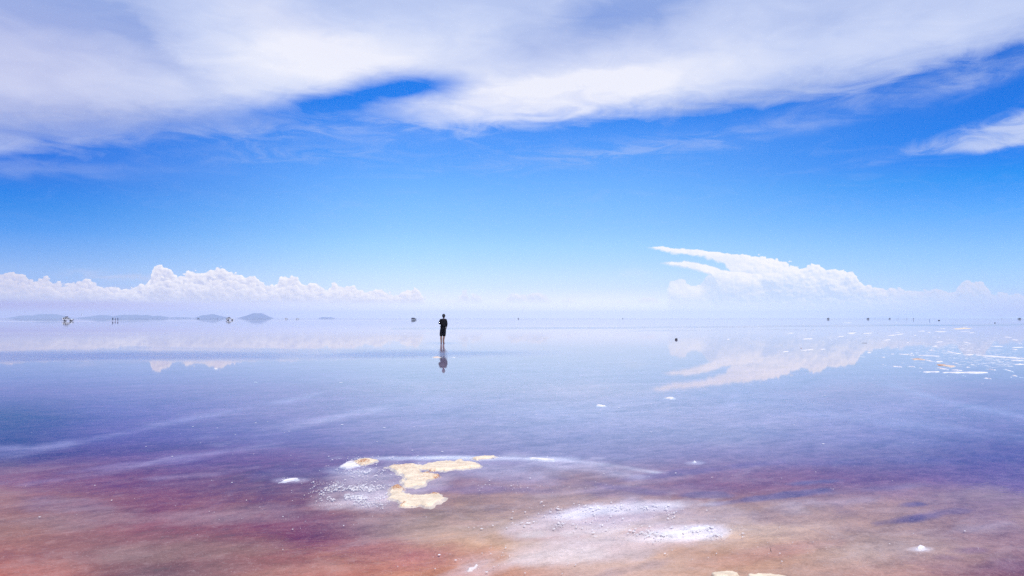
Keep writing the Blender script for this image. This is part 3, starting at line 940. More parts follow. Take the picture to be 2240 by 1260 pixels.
def crust(name, poly, h, mat, edge=0.05, nx=60, ny=30, rust=(), wob=0.02, rough=0.006, label=None, cat='salt crust', group=None, all_rust=0.0, mound=0.0, ragged=0.0):
    h = min(h, 0.012 if poly[0][1] < 900 else (0.006 if mat is M_WHITE else 0.010))
    rough = min(rough, 0.004 if mat is not M_WHITE or poly[0][1] < 900 else 0.0022)
    P = [tuple(ground(x, y)[:2]) for x, y in poly]
    ax = np.array(P)
    lo, hi = ax.min(0), ax.max(0)
    c = (lo + hi) / 2
    pad = (hi - lo) * 0.03 + wob * 1.5
    gx, gy = np.meshgrid(np.linspace(lo[0] - pad[0], hi[0] + pad[0], nx), np.linspace(lo[1] - pad[1], hi[1] + pad[1], ny))
    s = 1 / max(wob * 4, 0.01)
    wx = (fbm(gx * s, gy * s * 0.5, 3) - 0.5) * wob * 3 + (0 if ragged else 1) * (fbm(gx * 11, gy * 4, 33, 5) - 0.5) * min(0.16, wob * 8, 0.16 * (hi - lo)[0])
    wy = (fbm(gx * s, gy * s * 0.5, 9) - 0.5) * wob * 5 + (0 if ragged else 1) * (fbm(gx * 9, gy * 5, 43, 5) - 0.5) * min(0.34, wob * 16, 0.30 * (hi - lo)[1])
    d = poly_dist(gx + wx, gy + wy, P)
    if ragged:
        lx, ly = (gx - lo[0]) / (hi[0] - lo[0]), (gy - lo[1]) / (hi[1] - lo[1])
        q_ = max((hi[1] - lo[1]) * 0.10, 0.02)
        d = d - ragged * q_ * 2.2 * np.clip(fbm(lx * 9 + lo[0], ly * 9, 17) - 0.42, -0.05, 1)
    t = np.clip(d / edge, 0, 1)
    t = t * t * (3 - 2 * t)
    fr_ = (fbm(gx * 38, gy * 26, 61, 3) - 0.5)
    d = d + fr_ * min(wob * 1.1, 0.022) * (0 if ragged else 1)
    dm = np.clip(d / max(d.max(), 1e-6), 0, 1)
    nn = (fbm(gx * 14, gy * 9, 4) - 0.5) + 0.6 * (fbm(gx * 45, gy * 40, 14) - 0.5)
    z = BED_Z - 0.004 + (h * 0.55 - BED_Z + 0.004) * t + h * 0.45 * np.sqrt(dm) * t + nn * rough * 2.2 * t + mound * dm ** 0.8 * t
    ru = np.full(gx.shape, all_rust)
    for rx, ry, rr, k in rust:
        q = ground(rx, ry)
        rad = rr / F * q.y
        e = np.exp(-(((gx - q.x) / rad) ** 2 + ((gy - q.y) / (rad * 1.8)) ** 2))
        ru = np.maximum(ru, e * k)
        z += e * k * 0.010 * t * (0.6 + 0.8 * fbm(gx * 40, gy * 30, 22))
    keep = d > 0
    idx = -np.ones(gx.shape, int)
    faces = []
    q = keep[:-1, :-1] | keep[1:, :-1] | keep[:-1, 1:] | keep[1:, 1:]
    verts, rv = [], []
    for j, i in zip(*np.nonzero(q)):
        f = []
        for jj, ii in ((j, i), (j, i + 1), (j + 1, i + 1), (j + 1, i)):
            if idx[jj, ii] < 0:
                idx[jj, ii] = len(verts)
                verts.append((gx[jj, ii] - c[0], gy[jj, ii] - c[1], z[jj, ii]))
                rv.append(ru[jj, ii])
            f.append(int(idx[jj, ii]))
        faces.append(f)
    if not faces:
        return None
    # keep the one piece of crust that hangs together
    par = list(range(len(verts)))

    def find(k):
        while par[k] != k:
            par[k] = par[par[k]]
            k = par[k]
        return k
    for f in faces:
        r0 = find(f[0])
        for k in f[1:]:
            par[find(k)] = r0
    cnt = {}
    for f in faces:
        r0 = find(f[0])
        cnt[r0] = cnt.get(r0, 0) + 1
    best = max(cnt, key=cnt.get)
    faces = [f for f in faces if find(f[0]) == best]
    used = sorted({k for f in faces for k in f})
    rem = {k: i for i, k in enumerate(used)}
    verts, rv = [verts[k] for k in used], [rv[k] for k in used]
    faces = [[rem[k] for k in f] for f in faces]
    o = mesh_obj(name, verts, faces, mat, loc=(c[0], c[1], 0))
    a = o.data.color_attributes.new('rust', 'FLOAT_COLOR', 'POINT')
    buf = np.ones((len(verts), 4), np.float32)
    buf[:, :3] = np.array(rv)[:, None]
    a.data.foreach_set('color', buf.ravel())
    return tag(o, label, cat, group)


crust('salt_crust', [(836, 1020), (852, 1016), (880, 1014), (925, 1012), (958, 1009), (985, 1007), (1000, 1003), (1014, 1004), (1024, 1009), (1048, 1009), (1069, 1016), (1056, 1021), (1028, 1024), (1004, 1028), (968, 1029),
                     (928, 1027), (938, 1031), (956, 1035), (973, 1041), (966, 1046), (951, 1047), (947, 1055), (935, 1061), (910, 1067), (893, 1068), (878, 1064), (867, 1060), (866, 1053), (874, 1046), (868, 1040), (850, 1034), (846, 1026)],
      0.009, M_CREAM, 0.09, 190, 170, rust=[(935, 1033, 20, 1), (880, 1019, 34, .5), (960, 1042, 16, .95), (930, 1044, 25, .45), (900, 1030, 20, .35), (1000, 1014, 40, .3)], wob=0.02, rough=0.003,
      label='largest cream salt crust in the foreground, a hooked dry slab with a long arm')
crust('salt_crust', [(842, 1072), (850, 1064), (868, 1061), (888, 1063), (898, 1069), (890, 1074), (884, 1077), (905, 1081), (930, 1082), (945, 1077), (968, 1077), (984, 1085), (976, 1093), (965, 1099), (962, 1106), (944, 1110),
                     (926, 1108), (912, 1103), (890, 1105), (868, 1106), (858, 1104), (870, 1097), (856, 1092), (841, 1086)],
      0.009, M_CREAM, 0.08, 150, 120, rust=[(872, 1066, 22, 1), (951, 1081, 13, .9), (880, 1102, 10, .9), (905, 1085, 20, .35)], wob=0.018, rough=0.003,
      label='nearer cream salt crust with ragged lobes just below the large hooked slab')
crust('salt_crust', [(764, 1009), (776, 1004), (800, 1002), (822, 1004), (836, 1007), (822, 1012), (806, 1017), (788, 1018), (772, 1014)],
      0.008, M_CREAM, 0.06, 70, 60, rust=[(795, 1010, 15, 1)], wob=0.02, label='small pale crust with a rusty brown mound, left of the large hooked salt slab')
crust('salt_crust', [(1026, 1003), (1040, 999), (1066, 997), (1092, 997), (1084, 1001), (1060, 1003), (1040, 1005)],
      0.016, M_CREAM, 0.04, 60, 26, wob=0.015, label='low cream strip of salt just behind the tip of the hooked slab')
crust('salt_crust', [(1142, 1001), (1165, 1000), (1196, 1002), (1222, 1004), (1216, 1008), (1190, 1007), (1168, 1004)],
      0.014, M_WHITE, 0.04, 60, 26, wob=0.012, label='bright white sliver of salt on the curved pale ridge right of the slab')
crust('salt_crust', [(1510, 1009), (1516, 1006), (1522, 1005.5), (1528, 1009), (1520, 1011)],
      0.003, M_WHITE, 0.04, 30, 26, wob=0.008, mound=0.002, label='single small white salt lump alone on the violet shallows beyond the pale ridge')
crust('salt_crust', [(1996, 1197), (2004, 1192), (2014, 1190), (2024, 1193), (2031, 1197), (2022, 1201), (2006, 1201)],
      0.003, M_WHITE, 0.03, 40, 34, wob=0.008, mound=0.001, label='white dome of salt alone in the near shallows at the lower right')
crust('salt_crust', [(1451, 870), (1460, 868.5), (1468, 867.5), (1478, 869), (1482, 871), (1470, 872.5), (1458, 871.5)],
      0.014, M_WHITE, 0.08, 40, 26, wob=0.03, label='isolated white salt patch below the mirrored cloud, the farther of two in open water')
crust('salt_crust', [(1300, 886.5), (1308, 885.5), (1320, 886), (1329, 888), (1318, 889), (1304, 888.5)],
      0.014, M_WHITE, 0.06, 40, 26, wob=0.02, label='isolated white salt patch in open water, the nearer one of a pair')
crust('salt_crust', [(943, 781), (951, 779.6), (962, 780.2), (969, 781.5), (958, 783), (948, 782.6)],
      0.016, M_RUSTY, 0.12, 44, 30, rust=[(955, 780.5, 6, 1)], wob=0.05, label='flat salt patch with a brown mark beside the mirrored back of the wading person')
crust('salt_crust', [(985, 781), (992, 780.2), (999, 781.2), (992, 782.2)],
      0.01, M_WHITE, 0.1, 30, 20, wob=0.05, label='small white salt sliver right of the brown marked patch near the wader')
crust('salt_crust', [(941, 758.8), (947, 758.2), (951, 759.2), (946, 759.9)], 0.008, M_WHITE, 0.1, 24, 16, wob=0.05,
      label='faint white salt fleck just in front of and left of the wading feet')
crust('salt_crust', [(460, 806), (470, 804.8), (482, 805.8), (478, 807.5), (466, 807.2)],
      0.012, M_WHITE, 0.15, 40, 24, wob=0.06, label='small white salt patch under the mirrored cloud towers')
crust('salt_crust', [(551, 835), (560, 834.3), (568, 835.2), (560, 836.2)],
      0.01, M_WHITE, 0.1, 30, 20, wob=0.04, label='tiny white salt sliver in the blue water below the mirrored cloud towers')
crust('salt_crust', [(1016, 1243), (1026, 1238), (1034, 1233), (1043, 1226), (1048, 1231), (1040, 1238), (1034, 1246), (1020, 1248)],
      0.008, M_WHITE, 0.03, 44, 40, wob=0.012, label='white salt lump on rusty mud at the near bottom edge')
crust('salt_crust', [(1550, 1253), (1570, 1250), (1600, 1248), (1618, 1252), (1612, 1262), (1580, 1266), (1554, 1262)],
      0.024, M_CREAM, 0.025, 60, 44, wob=0.01, label='cream crust cut by the bottom edge, the shorter one of two')
crust('salt_crust', [(1632, 1257), (1656, 1253), (1700, 1254), (1722, 1258), (1716, 1276), (1650, 1280), (1630, 1268)],
      0.024, M_CREAM, 0.025, 60, 44, wob=0.01, label='cream crust cut by the bottom edge, the longer one of two')
crust('salt_crust', [(1438, 1172), (1455, 1165), (1480, 1160), (1505, 1154), (1540, 1151), (1555, 1154), (1540, 1158), (1520, 1160), (1500, 1164), (1490, 1171), (1470, 1174), (1450, 1176)],
      0.006, M_WHITE, 0.02, 110, 90, wob=0.05, rough=0.012, label='wide broken sheet of white salt just breaking the surface in the pale shallows')
crust('salt_crust', [(738, 1020), (750, 1012), (768, 1006), (780, 1010), (790, 1018), (770, 1022), (752, 1022)],
      0.006, M_WHITE, 0.03, 60, 50, wob=0.04, rough=0.010, label='thin white salt skin joined to the small crust with the rusty mound')
crust('salt_crust', [(608, 1053), (616, 1050), (640, 1047), (655, 1044), (660, 1047), (640, 1051), (622, 1054)],
      0.006, M_WHITE, 0.03, 60, 40, wob=0.03, rough=0.010, label='broken white salt patch alone in dark violet water left of the granular shoal')

# the field of thin crusts in the far shallows on the right side
FIELD = [(60, 218, 210, 210, 8), (260, 222, 400, 212, 6), (0, 258, 30, 256, 8), (460, 318, 620, 290, 9), (570, 250, 750, 222, 14), (640, 238, 830, 215, 8), (640, 212, 800, 190, 5), (780, 342, 840, 325, 12),
         (650, 408, 715, 388, 7), (440, 410, 510, 395, 8), (890, 243, 925, 240, 8), (850, 202, 870, 201, 9), (940, 193, 1030, 192, 8), (1050, 210, 1105, 208, 11), (1155, 199, 1290, 198, 14), (1210, 165, 1340, 148, 8),
         (1510, 133, 1580, 132, 7), (1460, 196, 1580, 193, 6), (1560, 212, 1640, 212, 7), (1190, 268, 1215, 268, 7), (1150, 330, 1250, 322, 8), (1500, 325, 1590, 340, 12), (1110, 378, 1180, 376, 10), (1055, 420, 1160, 436, 8),
         (1160, 436, 1255, 450, 6), (700, 470, 900, 486, 10), (830, 462, 885, 462, 9), (940, 489, 1220, 500, 6), (310, 456, 370, 457, 9), (600, 472, 650, 472, 5), (480, 510, 545, 513, 6),
         (1030, 545, 1150, 572, 14), (1150, 570, 1260, 565, 14), (1290, 445, 1480, 470, 16), (1480, 478, 1640, 482, 8), (1640, 484, 2300, 532, 16), (1830, 375, 1990, 380, 8), (1990, 262, 2140, 280, 8), (2090, 300, 2170, 300, 12),
         (2120, 330, 2230, 350, 7), (2080, 395, 2240, 390, 8), (2090, 418, 2170, 418, 6), (1300, 520, 1330, 530, 22), (1310, 565, 1470, 600, 10), (1160, 635, 1320, 668, 20), (480, 598, 610, 620, 10),
         (610, 622, 760, 630, 5), (820, 622, 910, 630, 10), (920, 632, 1090, 680, 8), (1000, 690, 1220, 690, 14), (1220, 700, 1820, 700, 16), (1560, 592, 1640, 605, 7), (1520, 633, 1590, 635, 6), (1870, 610, 2110, 690, 20),
         (1790, 660, 1930, 670, 10), (2000, 700, 2260, 772, 22), (2050, 755, 2110, 755, 6), (1470, 730, 1570, 745, 6), (1740, 768, 1860, 775, 5), (160, 707, 180, 707, 6), (375, 767, 405, 767, 7), (2080, 550, 2260, 555, 10),
         (1330, 663, 1500, 675, 8), (2110, 600, 2260, 600, 14), (1270, 735, 1320, 735, 7)]
FIELD2 = [(1712, 769.5, 1727, 768.4, 2.4), (1751, 766.2, 1779, 764.4, 1.8), (1792, 763.8, 1807, 763.4, 2), (1589, 742.2, 1598, 741.8, 1.6), (1755, 741.4, 1779, 740.8, 2.2), (1831, 737, 1846, 735.2, 1.8),
          (1852, 731.2, 1879, 727, 1.8), (1894, 729.6, 1914, 727, 1.6), (1722, 729, 1738, 728.4, 1.5), (1840, 706.5, 1862, 706, 1.3)]
far_patch_group = 'thin salt crusts in the far shallows'


def streak(x0, y0, x1, y1, th, **kw):
    n = max(5, int(abs(x1 - x0) / 9))
    up, dn = [], []
    ph = rnd.random() * 10
    for i in range(n + 1):
        t = i / n
        w = th / 2 * (math.sin(math.pi * min(1, max(0, t * 0.92 + 0.04))) ** 0.6) * (0.5 + 1.0 * abs(mnoise.noise(Vector((t * n * 0.55 + ph, th, ph))) * 1.6))
        o = mnoise.noise(Vector((t * n * 0.4, ph, 3))) * th * 0.45
        x, y = x0 + (x1 - x0) * t, y0 + (y1 - y0) * t + o
        up.append((x, y - w))
        dn.append((x + rnd.uniform(-1, 1), y + w))
    return crust('salt_crust', up + dn[::-1], 0.016, kw.pop('mat', M_WHITE), 0.05, min(220, 24 + n * 9), int(min(110, max(26, (abs(y1 - y0) + 2 * th) / (th * 0.1)))), wob=0.03, ragged=0.45, **kw)


for a in [(1840 + p[0] / 5.6, 690 + p[1] / 5.6, 1840 + p[2] / 5.6, 690 + p[3] / 5.6, max(1.1, p[4] / 5.6)) for p in FIELD] + FIELD2:
    streak(*a, label='thin white salt crust among many scattered over the far right shallows', group=far_patch_group)
streak(1993, 785, 2026, 787, 3.4, mat=M_RUSTY, all_rust=0.5, rust=[(2012, 785.5, 14, 1)], label='narrow rusty brown topped salt crust, the farther of the two brown ones on the right')
streak(2046, 799, 2092, 801, 6.0, mat=M_RUSTY, all_rust=0.35, rust=[(2056, 799, 12, 1)], label='wide salt crust with a rusty orange top in the middle of the far right field')
streak(2082, 718.8, 2128, 718, 4.0, mat=M_CREAM, label='long cream tinted salt crust farthest back in the right hand field')


# ------------------------------------------------------------------ loose flecks and grains of salt, too many to count
def flecks():
    V, Fc = [], []
    R = np.random.RandomState(5)

    def one(x, y, size, h, flat=1.0, long=1.0):
        if y < 700: return
        q = ground(x, y)
        w = size / F * q.y * 0.5
        n = 7
        ph = R.rand() * 6
        st = R.uniform(0.7, 1.6) * long
        b = len(V)
        k = R.uniform(0.6, 1.25, n)
        for i in range(n):
            a = ph + i * 6.2832 / n
            V.append((q.x + math.cos(a) * w * k[i] * st, q.y + math.sin(a) * w * k[i] * flat, -0.001))
        for i in range(n):
            a = ph + i * 6.2832 / n
            V.append((q.x + math.cos(a) * w * k[i] * st * 0.8, q.y + math.sin(a) * w * k[i] * flat * 0.8, h * R.uniform(0.7, 1.1)))
        V.append((q.x, q.y, h * 1.1))
        for i in range(n):
            j = (i + 1) % n
            Fc.append((b + i, b + j, b + n + j, b + n + i))
            Fc.append((b + n + i, b + n + j, b + 2 * n))
    regs = [(778, 1080, 62, 18, 2600, 1.2, 4.6), (760, 1068, 80, 10, 700, 1, 3), (800, 1032, 60, 12, 600, 1, 4), (720, 1058, 60, 8, 120, 1, 3.5), (640, 1050, 30, 5, 50, 1, 4), (760, 1100, 80, 12, 130, 1, 4),
            (1330, 1118, 140, 14, 600, 1.2, 6), (1200, 1142, 110, 10, 260, 1.2, 6), (1500, 1165, 90, 11, 800, 1.5, 8), (1370, 1112, 80, 7, 300, 1.5, 8), (1250, 1155, 120, 10, 90, 1.5, 7),
            (1150, 1065, 140, 22, 110, 1.2, 4), (1130, 1220, 240, 30, 110, 1.5, 6), (930, 1000, 150, 3, 80, 1.2, 4), (1060, 1000, 120, 3, 70, 1.5, 5), (840, 1104, 60, 8, 100, 1, 4), (770, 1007, 40, 8, 150, 1, 5),
            (700, 1125, 200, 30, 50, 1.5, 5), (1500, 1060, 400, 40, 60, 1.2, 4.5), (1750, 1200, 350, 40, 90, 1.5, 5), (400, 1100, 500, 100, 46, 1.5, 5.5),
            (2090, 762, 120, 28, 900, 2, 7), (2180, 790, 70, 14, 300, 2, 8), (1850, 745, 120, 16, 160, 2, 6), (1250, 740, 400, 14, 24, 2, 6), (420, 712, 400, 8, 26, 2, 5),
            (700, 950, 700, 90, 50, 2, 6), (1500, 900, 600, 80, 40, 2, 6), (870, 1016, 60, 4, 90, 1.2, 4)]
    for cx, cy, rx, ry, n, s0, s1 in regs:
        for _ in range(n):
            x = cx + R.randn() * rx * 0.6
            y = cy + R.randn() * ry * 0.6
            if y > 1275 or x < -80 or x > 2320: continue
            if y > 980:
                gq = ground(x, y)
                if mnoise.fractal(Vector((gq.x * 6, gq.y * 3.2, 2.0)), 0.8, 2.0, 4) < R.uniform(-0.25, 0.22): continue
            s = (s0 + (s1 - s0) * R.rand() ** 3) * (0.9 if y > 840 else 1.0)
            one(x, y, s, 0.0004 + 0.0008 * R.rand(), R.uniform(0.8, 1.8), 2.0 if y < 840 else 1.0)
    o = mesh_obj('salt_flecks', V, Fc, M_WHITE, smooth=False)
    tag(o, kind='stuff')
    return o


flecks()


# ------------------------------------------------------------------ the bright line of dry salt far out
def far_strip(x0, x1, y, th, label):
    P = [(x, y - th * (0.35 + 0.3 * mnoise.noise(Vector((x * 0.03, y, 0))))) for x in np.linspace(x0, x1, 24)]
    Q = [(x, y + th * (0.35 + 0.3 * mnoise.noise(Vector((x * 0.05, y, 5))))) for x in np.linspace(x1, x0, 24)]
    crust('salt_bank', P + Q, 0.03, M_WHITE, 2.0, 160, 16, wob=0.6, label=label, cat='salt bank')


far_strip(-60, 215, 702.8, 0.5, 'long thin white bank of dry salt beyond the water, on the far left')
far_strip(225, 480, 701.8, 0.32, 'thin white bank of dry salt below the long double hill')
far_strip(500, 900, 701.6, 0.22, 'faint thin white bank of dry salt below the steep hill and the far cars')


# ------------------------------------------------------------------ people
def skin(name, joints, bones, mat, parent, root, sub=1):
    """one continuous skinned surface from joints {name: (pos, radius)} and bones"""
    names = list(joints)
    me = bpy.data.meshes.new(name)
    me.from_pydata([joints[k][0] for k in names], [(names.index(a), names.index(b)) for a, b in bones], [])
    o = bpy.data.objects.new(name, me)
    C.objects.link(o)
    md = o.modifiers.new('skin', 'SKIN')
    md.use_smooth_shade = True
    sv = me.skin_vertices[0].data
    for i, k in enumerate(names):
        r = joints[k][1]
        sv[i].radius = r if isinstance(r, tuple) else (r, r)
        sv[i].use_root = (k == root)
    sm = o.modifiers.new('sub', 'SUBSURF')
    sm.levels = sm.render_levels = sub
    bpy.context.view_layer.update()
    ev = o.evaluated_get(bpy.context.evaluated_depsgraph_get())
    nm = bpy.data.meshes.new_from_object(ev)
    o.modifiers.clear()
    o.data = nm
    nm.materials.clear()
    nm.materials.append(mat)
    o.parent = parent
    return o


M_SKIN = simple_mat('skin', (0.24, 0.12, 0.085), 0.6, 0.08)
M_HAIR = simple_mat('hair', (0.012, 0.010, 0.010), 0.55, 0.4, 60)
M_BLACK = simple_mat('black_cloth', (0.008, 0.007, 0.009), 0.95, 0.35, 30, spec=0.15, bump=0.003)
M_DARKB = simple_mat('charcoal_cloth', (0.010, 0.009, 0.012), 0.95, 0.35, 30, spec=0.15, bump=0.003)
M_COLLAR = simple_mat('pale_collar', (0.55, 0.6, 0.72), 0.8, 0.1)
M_NAVY = simple_mat('navy_cloth', (0.02, 0.025, 0.06), 0.9, 0.2)
M_BLUE = simple_mat('blue_cloth', (0.05, 0.12, 0.3), 0.9, 0.2)
M_RED = simple_mat('maroon_cloth', (0.10, 0.02, 0.03), 0.9, 0.2)


def hand(J, Bn, side, wrist, d, palm_n, pre):
    """palm, four fingers of unequal length and a thumb, slightly curled; d is the direction from wrist to fingers"""
    w, d, n = Vector(wrist), Vector(d).normalized(), Vector(palm_n).normalized()
    s = d.cross(n).normalized()
    J[pre + 'palm'] = (w + d * 0.055, (0.040, 0.020))
    Bn.append((pre + 'wrist', pre + 'palm'))
    for k, (off, ln) in enumerate(((-0.030, 0.070), (-0.010, 0.080), (0.010, 0.075), (0.029, 0.058))):
        a = w + d * 0.085 + s * off
        J[f'{pre}k{k}'] = (a, 0.010)
        J[f'{pre}m{k}'] = (a + d * ln * 0.5 + n * 0.008, 0.009)
        J[f'{pre}t{k}'] = (a + d * ln * 0.85 + n * 0.032, 0.007)
        Bn.extend([(pre + 'palm', f'{pre}k{k}'), (f'{pre}k{k}', f'{pre}m{k}'), (f'{pre}m{k}', f'{pre}t{k}')])
    J[pre + 'th0'] = (w + d * 0.035 - s * 0.038 + n * 0.012, 0.011)
    J[pre + 'th1'] = (w + d * 0.075 - s * 0.050 + n * 0.030, 0.009)
    Bn.extend([(pre + 'palm', pre + 'th0'), (pre + 'th0', pre + 'th1')])


def person(loc, face, pose, mats, label, group=None, scale=1.0):
    """pose gives joint places; the figure looks along +Y before turning"""
    root = bpy.data.objects.new('person', None)
    C.objects.link(root)
    root.location = loc
    root.rotation_euler = (0, 0, face)
    root.scale = (scale,) * 3
    tag(root, label, 'person', group)
    p = {k: Vector(v) for k, v in pose.items()}
    hip = (p['hl'] + p['hr']) / 2
    sh = (p['sl'] + p['sr']) / 2
    J = {'pelvis': (hip + Vector((0, 0, 0.03)), (0.12, 0.10)), 'belly': (hip.lerp(sh, 0.4), (0.125, 0.095)), 'chest': (hip.lerp(sh, 0.78), (0.15, 0.11)),
         'neck0': (sh + Vector((0, 0, 0.035)), 0.055), 'neck1': (p['head'] - Vector((0, 0.005, 0.11)), 0.05),
         'jaw': (p['head'] + Vector((0, 0.025, -0.065)), (0.058, 0.065)), 'head': (p['head'] + Vector((0, 0, 0.0)), (0.076, 0.092)), 'crown': (p['head'] + Vector((0, -0.01, 0.07)), (0.062, 0.078)), 'top': (p['head'] + Vector((0, -0.01, 0.105)), 0.03),
         'nose': (p['head'] + Vector((0, 0.108, -0.025)), 0.012)}
    B = [('pelvis', 'belly'), ('belly', 'chest'), ('chest', 'neck0'), ('neck0', 'neck1'), ('neck1', 'jaw'), ('jaw', 'head'), ('head', 'crown'), ('crown', 'top'), ('jaw', 'nose')]
    for sd, s in (('l', -1), ('r', 1)):
        J[sd + 'sh'] = (p['s' + sd], 0.058)
        J[sd + 'el'] = (p['e' + sd], 0.042)
        J[sd + 'wrist'] = (p['w' + sd], (0.026, 0.022))
        B += [('chest', sd + 'sh'), (sd + 'sh', sd + 'el'), (sd + 'el', sd + 'wrist')]
        d = (p['w' + sd] - p['e' + sd]).normalized()
        nrm = Vector((-s, 0, 0)) if abs(d.x) < 0.6 else Vector((0, 0, -1))
        hand(J, B, s, p['w' + sd], d, nrm - d * nrm.dot(d), sd)
        J[sd + 'hip'] = (p['h' + sd], (0.088, 0.09))
        J[sd + 'kn'] = (p['k' + sd], 0.058)
        J[sd + 'calf'] = (p['k' + sd].lerp(p['a' + sd], 0.35) + Vector((0, -0.015, 0)), 0.064)
        J[sd + 'an'] = (p['a' + sd], 0.043)
        J[sd + 'heel'] = (p['a' + sd] + Vector((0, -0.03, -0.055)), 0.032)
        t = p['t' + sd]
        J[sd + 'ball'] = (p['a' + sd].lerp(t, 0.7) * 1.0 + Vector((0, 0, -0.03)), (0.045, 0.024))
        J[sd + 'toe'] = (t, (0.042, 0.017))
        B += [('pelvis', sd + 'hip'), (sd + 'hip', sd + 'kn'), (sd + 'kn', sd + 'calf'), (sd + 'calf', sd + 'an'), (sd + 'an', sd + 'heel'), (sd + 'an', sd + 'ball'), (sd + 'ball', sd + 'toe')]
        J[sd + 'ear'] = (p['head'] + Vector((s * 0.083, 0.0, -0.01)), 0.014)
        B.append(('head', sd + 'ear'))
    skin('body', J, B, M_SKIN, root, 'pelvis')
    # hair: short, thick on top
    bm = bmesh.new()
    bmesh.ops.create_uvsphere(bm, u_segments=20, v_segments=14, radius=1.0)
    for v in bm.verts:
        c = v.co.copy()
        n_ = 1 + 0.07 * mnoise.noise(c * 3.5)
        w_ = 0.098 * (1.0 if c.z > 0 else 1 + 0.30 * c.z)
        v.co = p['head'] + Vector((c.x * w_ * n_, -0.022 + c.y * 0.112 * n_ * (1.0 if c.y < 0 or c.z > 0.35 else 0.35), 0.035 + c.z * (0.122 if c.z > 0 else 0.125) * n_))
    bm_obj('hair', bm, M_HAIR, root, smooth=True)
    # jacket with sleeves
    drop = pose.get('hem', Vector((0, 0, 0)))
    K = {'hem0': (hip + Vector((0, 0, -0.11)), (0.175, 0.165)), 'hem': (hip + Vector((0, 0, -0.02)), (0.18, 0.17)), 'waist': (hip.lerp(sh, 0.3), (0.18, 0.165)), 'mid': (hip.lerp(sh, 0.62), (0.182, 0.165)), 'up': (hip.lerp(sh, 0.88), (0.17, 0.135)),
         'col': (sh + Vector((0, -0.01, 0.045)), (0.085, 0.07))}
    KB = [('hem0', 'hem'), ('hem', 'waist'), ('waist', 'mid'), ('mid', 'up'), ('up', 'col')]
    for sd, s in (('l', -1), ('r', 1)):
        K[sd + 's'] = (p['s' + sd] + Vector((s * -0.01, 0, 0)), 0.074)
        K[sd + 'm'] = (p['s' + sd].lerp(p['e' + sd], 0.55), 0.068)
        K[sd + 'e'] = (p['e' + sd], 0.064)
        K[sd + 'w'] = (p['e' + sd].lerp(p['w' + sd], 0.9), 0.046)
        KB += [('up', sd + 's'), (sd + 's', sd + 'm'), (sd + 'm', sd + 'e'), (sd + 'e', sd + 'w')]
    skin('jacket', K, KB, mats[0], root, 'mid')
    skin('collar', {'a': (sh + Vector((0, -0.01, 0.055)), (0.080, 0.068)), 'b': (sh + Vector((0, -0.01, 0.083)), (0.070, 0.062))}, [('a', 'b')], mats[2], root, 'a')
    # loose shorts to the knee
    T = {'pp': (hip + Vector((0, 0, 0.10)), (0.165, 0.15)), 'p': (hip + Vector((0, 0, 0.0)), (0.17, 0.155))}
    TB = [('pp', 'p')]
    for sd, s in (('l', -1), ('r', 1)):
        T[sd + 'h'] = (p['h' + sd] + Vector((0, 0, -0.10)), (0.108, 0.115))
        T[sd + 'm'] = (p['h' + sd].lerp(p['k' + sd], 0.75), (0.102, 0.108))
        T[sd + 'k'] = (p['h' + sd].lerp(p['k' + sd], pose.get('cuff', Vector((1.12, 0, 0))).x if isinstance(pose.get('cuff'), Vector) else 1.2), (0.094, 0.10))
        TB += [('p', sd + 'h'), (sd + 'h', sd + 'm'), (sd + 'm', sd + 'k')]
    skin('shorts', T, TB, mats[1], root, 'p')
    return root


MAIN_POSE = dict(hl=(-0.105, 0, 0.86), hr=(0.055, 0, 0.86), kl=(-0.135, 0.02, 0.46), kr=(0.035, 0.03, 0.46), al=(-0.125, -0.02, 0.075), ar=(-0.012, 0.0, 0.075),
                 tl=(-0.145, 0.13, 0.012), tr=(0.075, 0.12, 0.012), sl=(-0.175, 0.0, 1.375), sr=(0.150, 0.0, 1.375),
                 el=(-0.255, 0.05, 1.165), er=(0.185, 0.02, 1.12), wl=(-0.06, 0.24, 1.11), wr=(0.155, 0.17, 0.94), head=(0.012, 0.01, 1.575))
fp = ground(970, 751.0)
MAIN = person((fp.x, fp.y, BED_Z), 0, MAIN_POSE, (M_BLACK, M_DARKB, M_COLLAR),
              'lone barefoot person in black jacket and long shorts standing in water, back turned', scale=1.0)

STAND = dict(hl=(-0.09, 0, 0.88), hr=(0.09, 0, 0.88), kl=(-0.11, 0.02, 0.48), kr=(0.11, 0.02, 0.48), al=(-0.12, -0.02, 0.08), ar=(0.12, -0.02, 0.08), tl=(-0.14, 0.13, 0.015), tr=(0.14, 0.13, 0.015),
             sl=(-0.18, 0, 1.40), sr=(0.18, 0, 1.40), el=(-0.24, 0, 1.13), er=(0.24, 0, 1.13), wl=(-0.25, 0.08, 0.88), wr=(0.25, 0.08, 0.88), head=(0, 0.01, 1.60))
POINT = dict(STAND, el=(-0.36, 0.05, 1.22), wl=(-0.22, 0.2, 1.35), kl=(-0.2, 0.05, 0.48), al=(-0.27, 0.0, 0.08), tl=(-0.3, 0.13, 0.015))


def at_dist(x, dist, z=BED_Z):
    return Vector(((x - 1120) / F * dist, dist, z))


trio = 'three walkers in front of the long hill'
person(at_dist(247.3, 415), 0.4, POINT, (M_NAVY, M_BLACK, M_NAVY), 'far walker with a raised arm in front of the long hill, leftmost of three', trio, 1.08)
person(at_dist(252.8, 432), 2.6, STAND, (M_RED, M_BLACK, M_RED), 'far walker in front of the long hill, middle and shortest of three', trio, 0.95)
person(at_dist(258.4, 425), -0.3, STAND, (M_NAVY, M_NAVY, M_NAVY), 'far walker in front of the long hill, rightmost of three', trio)


def copy_tree(o, parent=None):
    c = o.copy()
    C.objects.link(c)
    c.parent = parent
    for ch in list(o.children):
        copy_tree(ch, c)
    return c


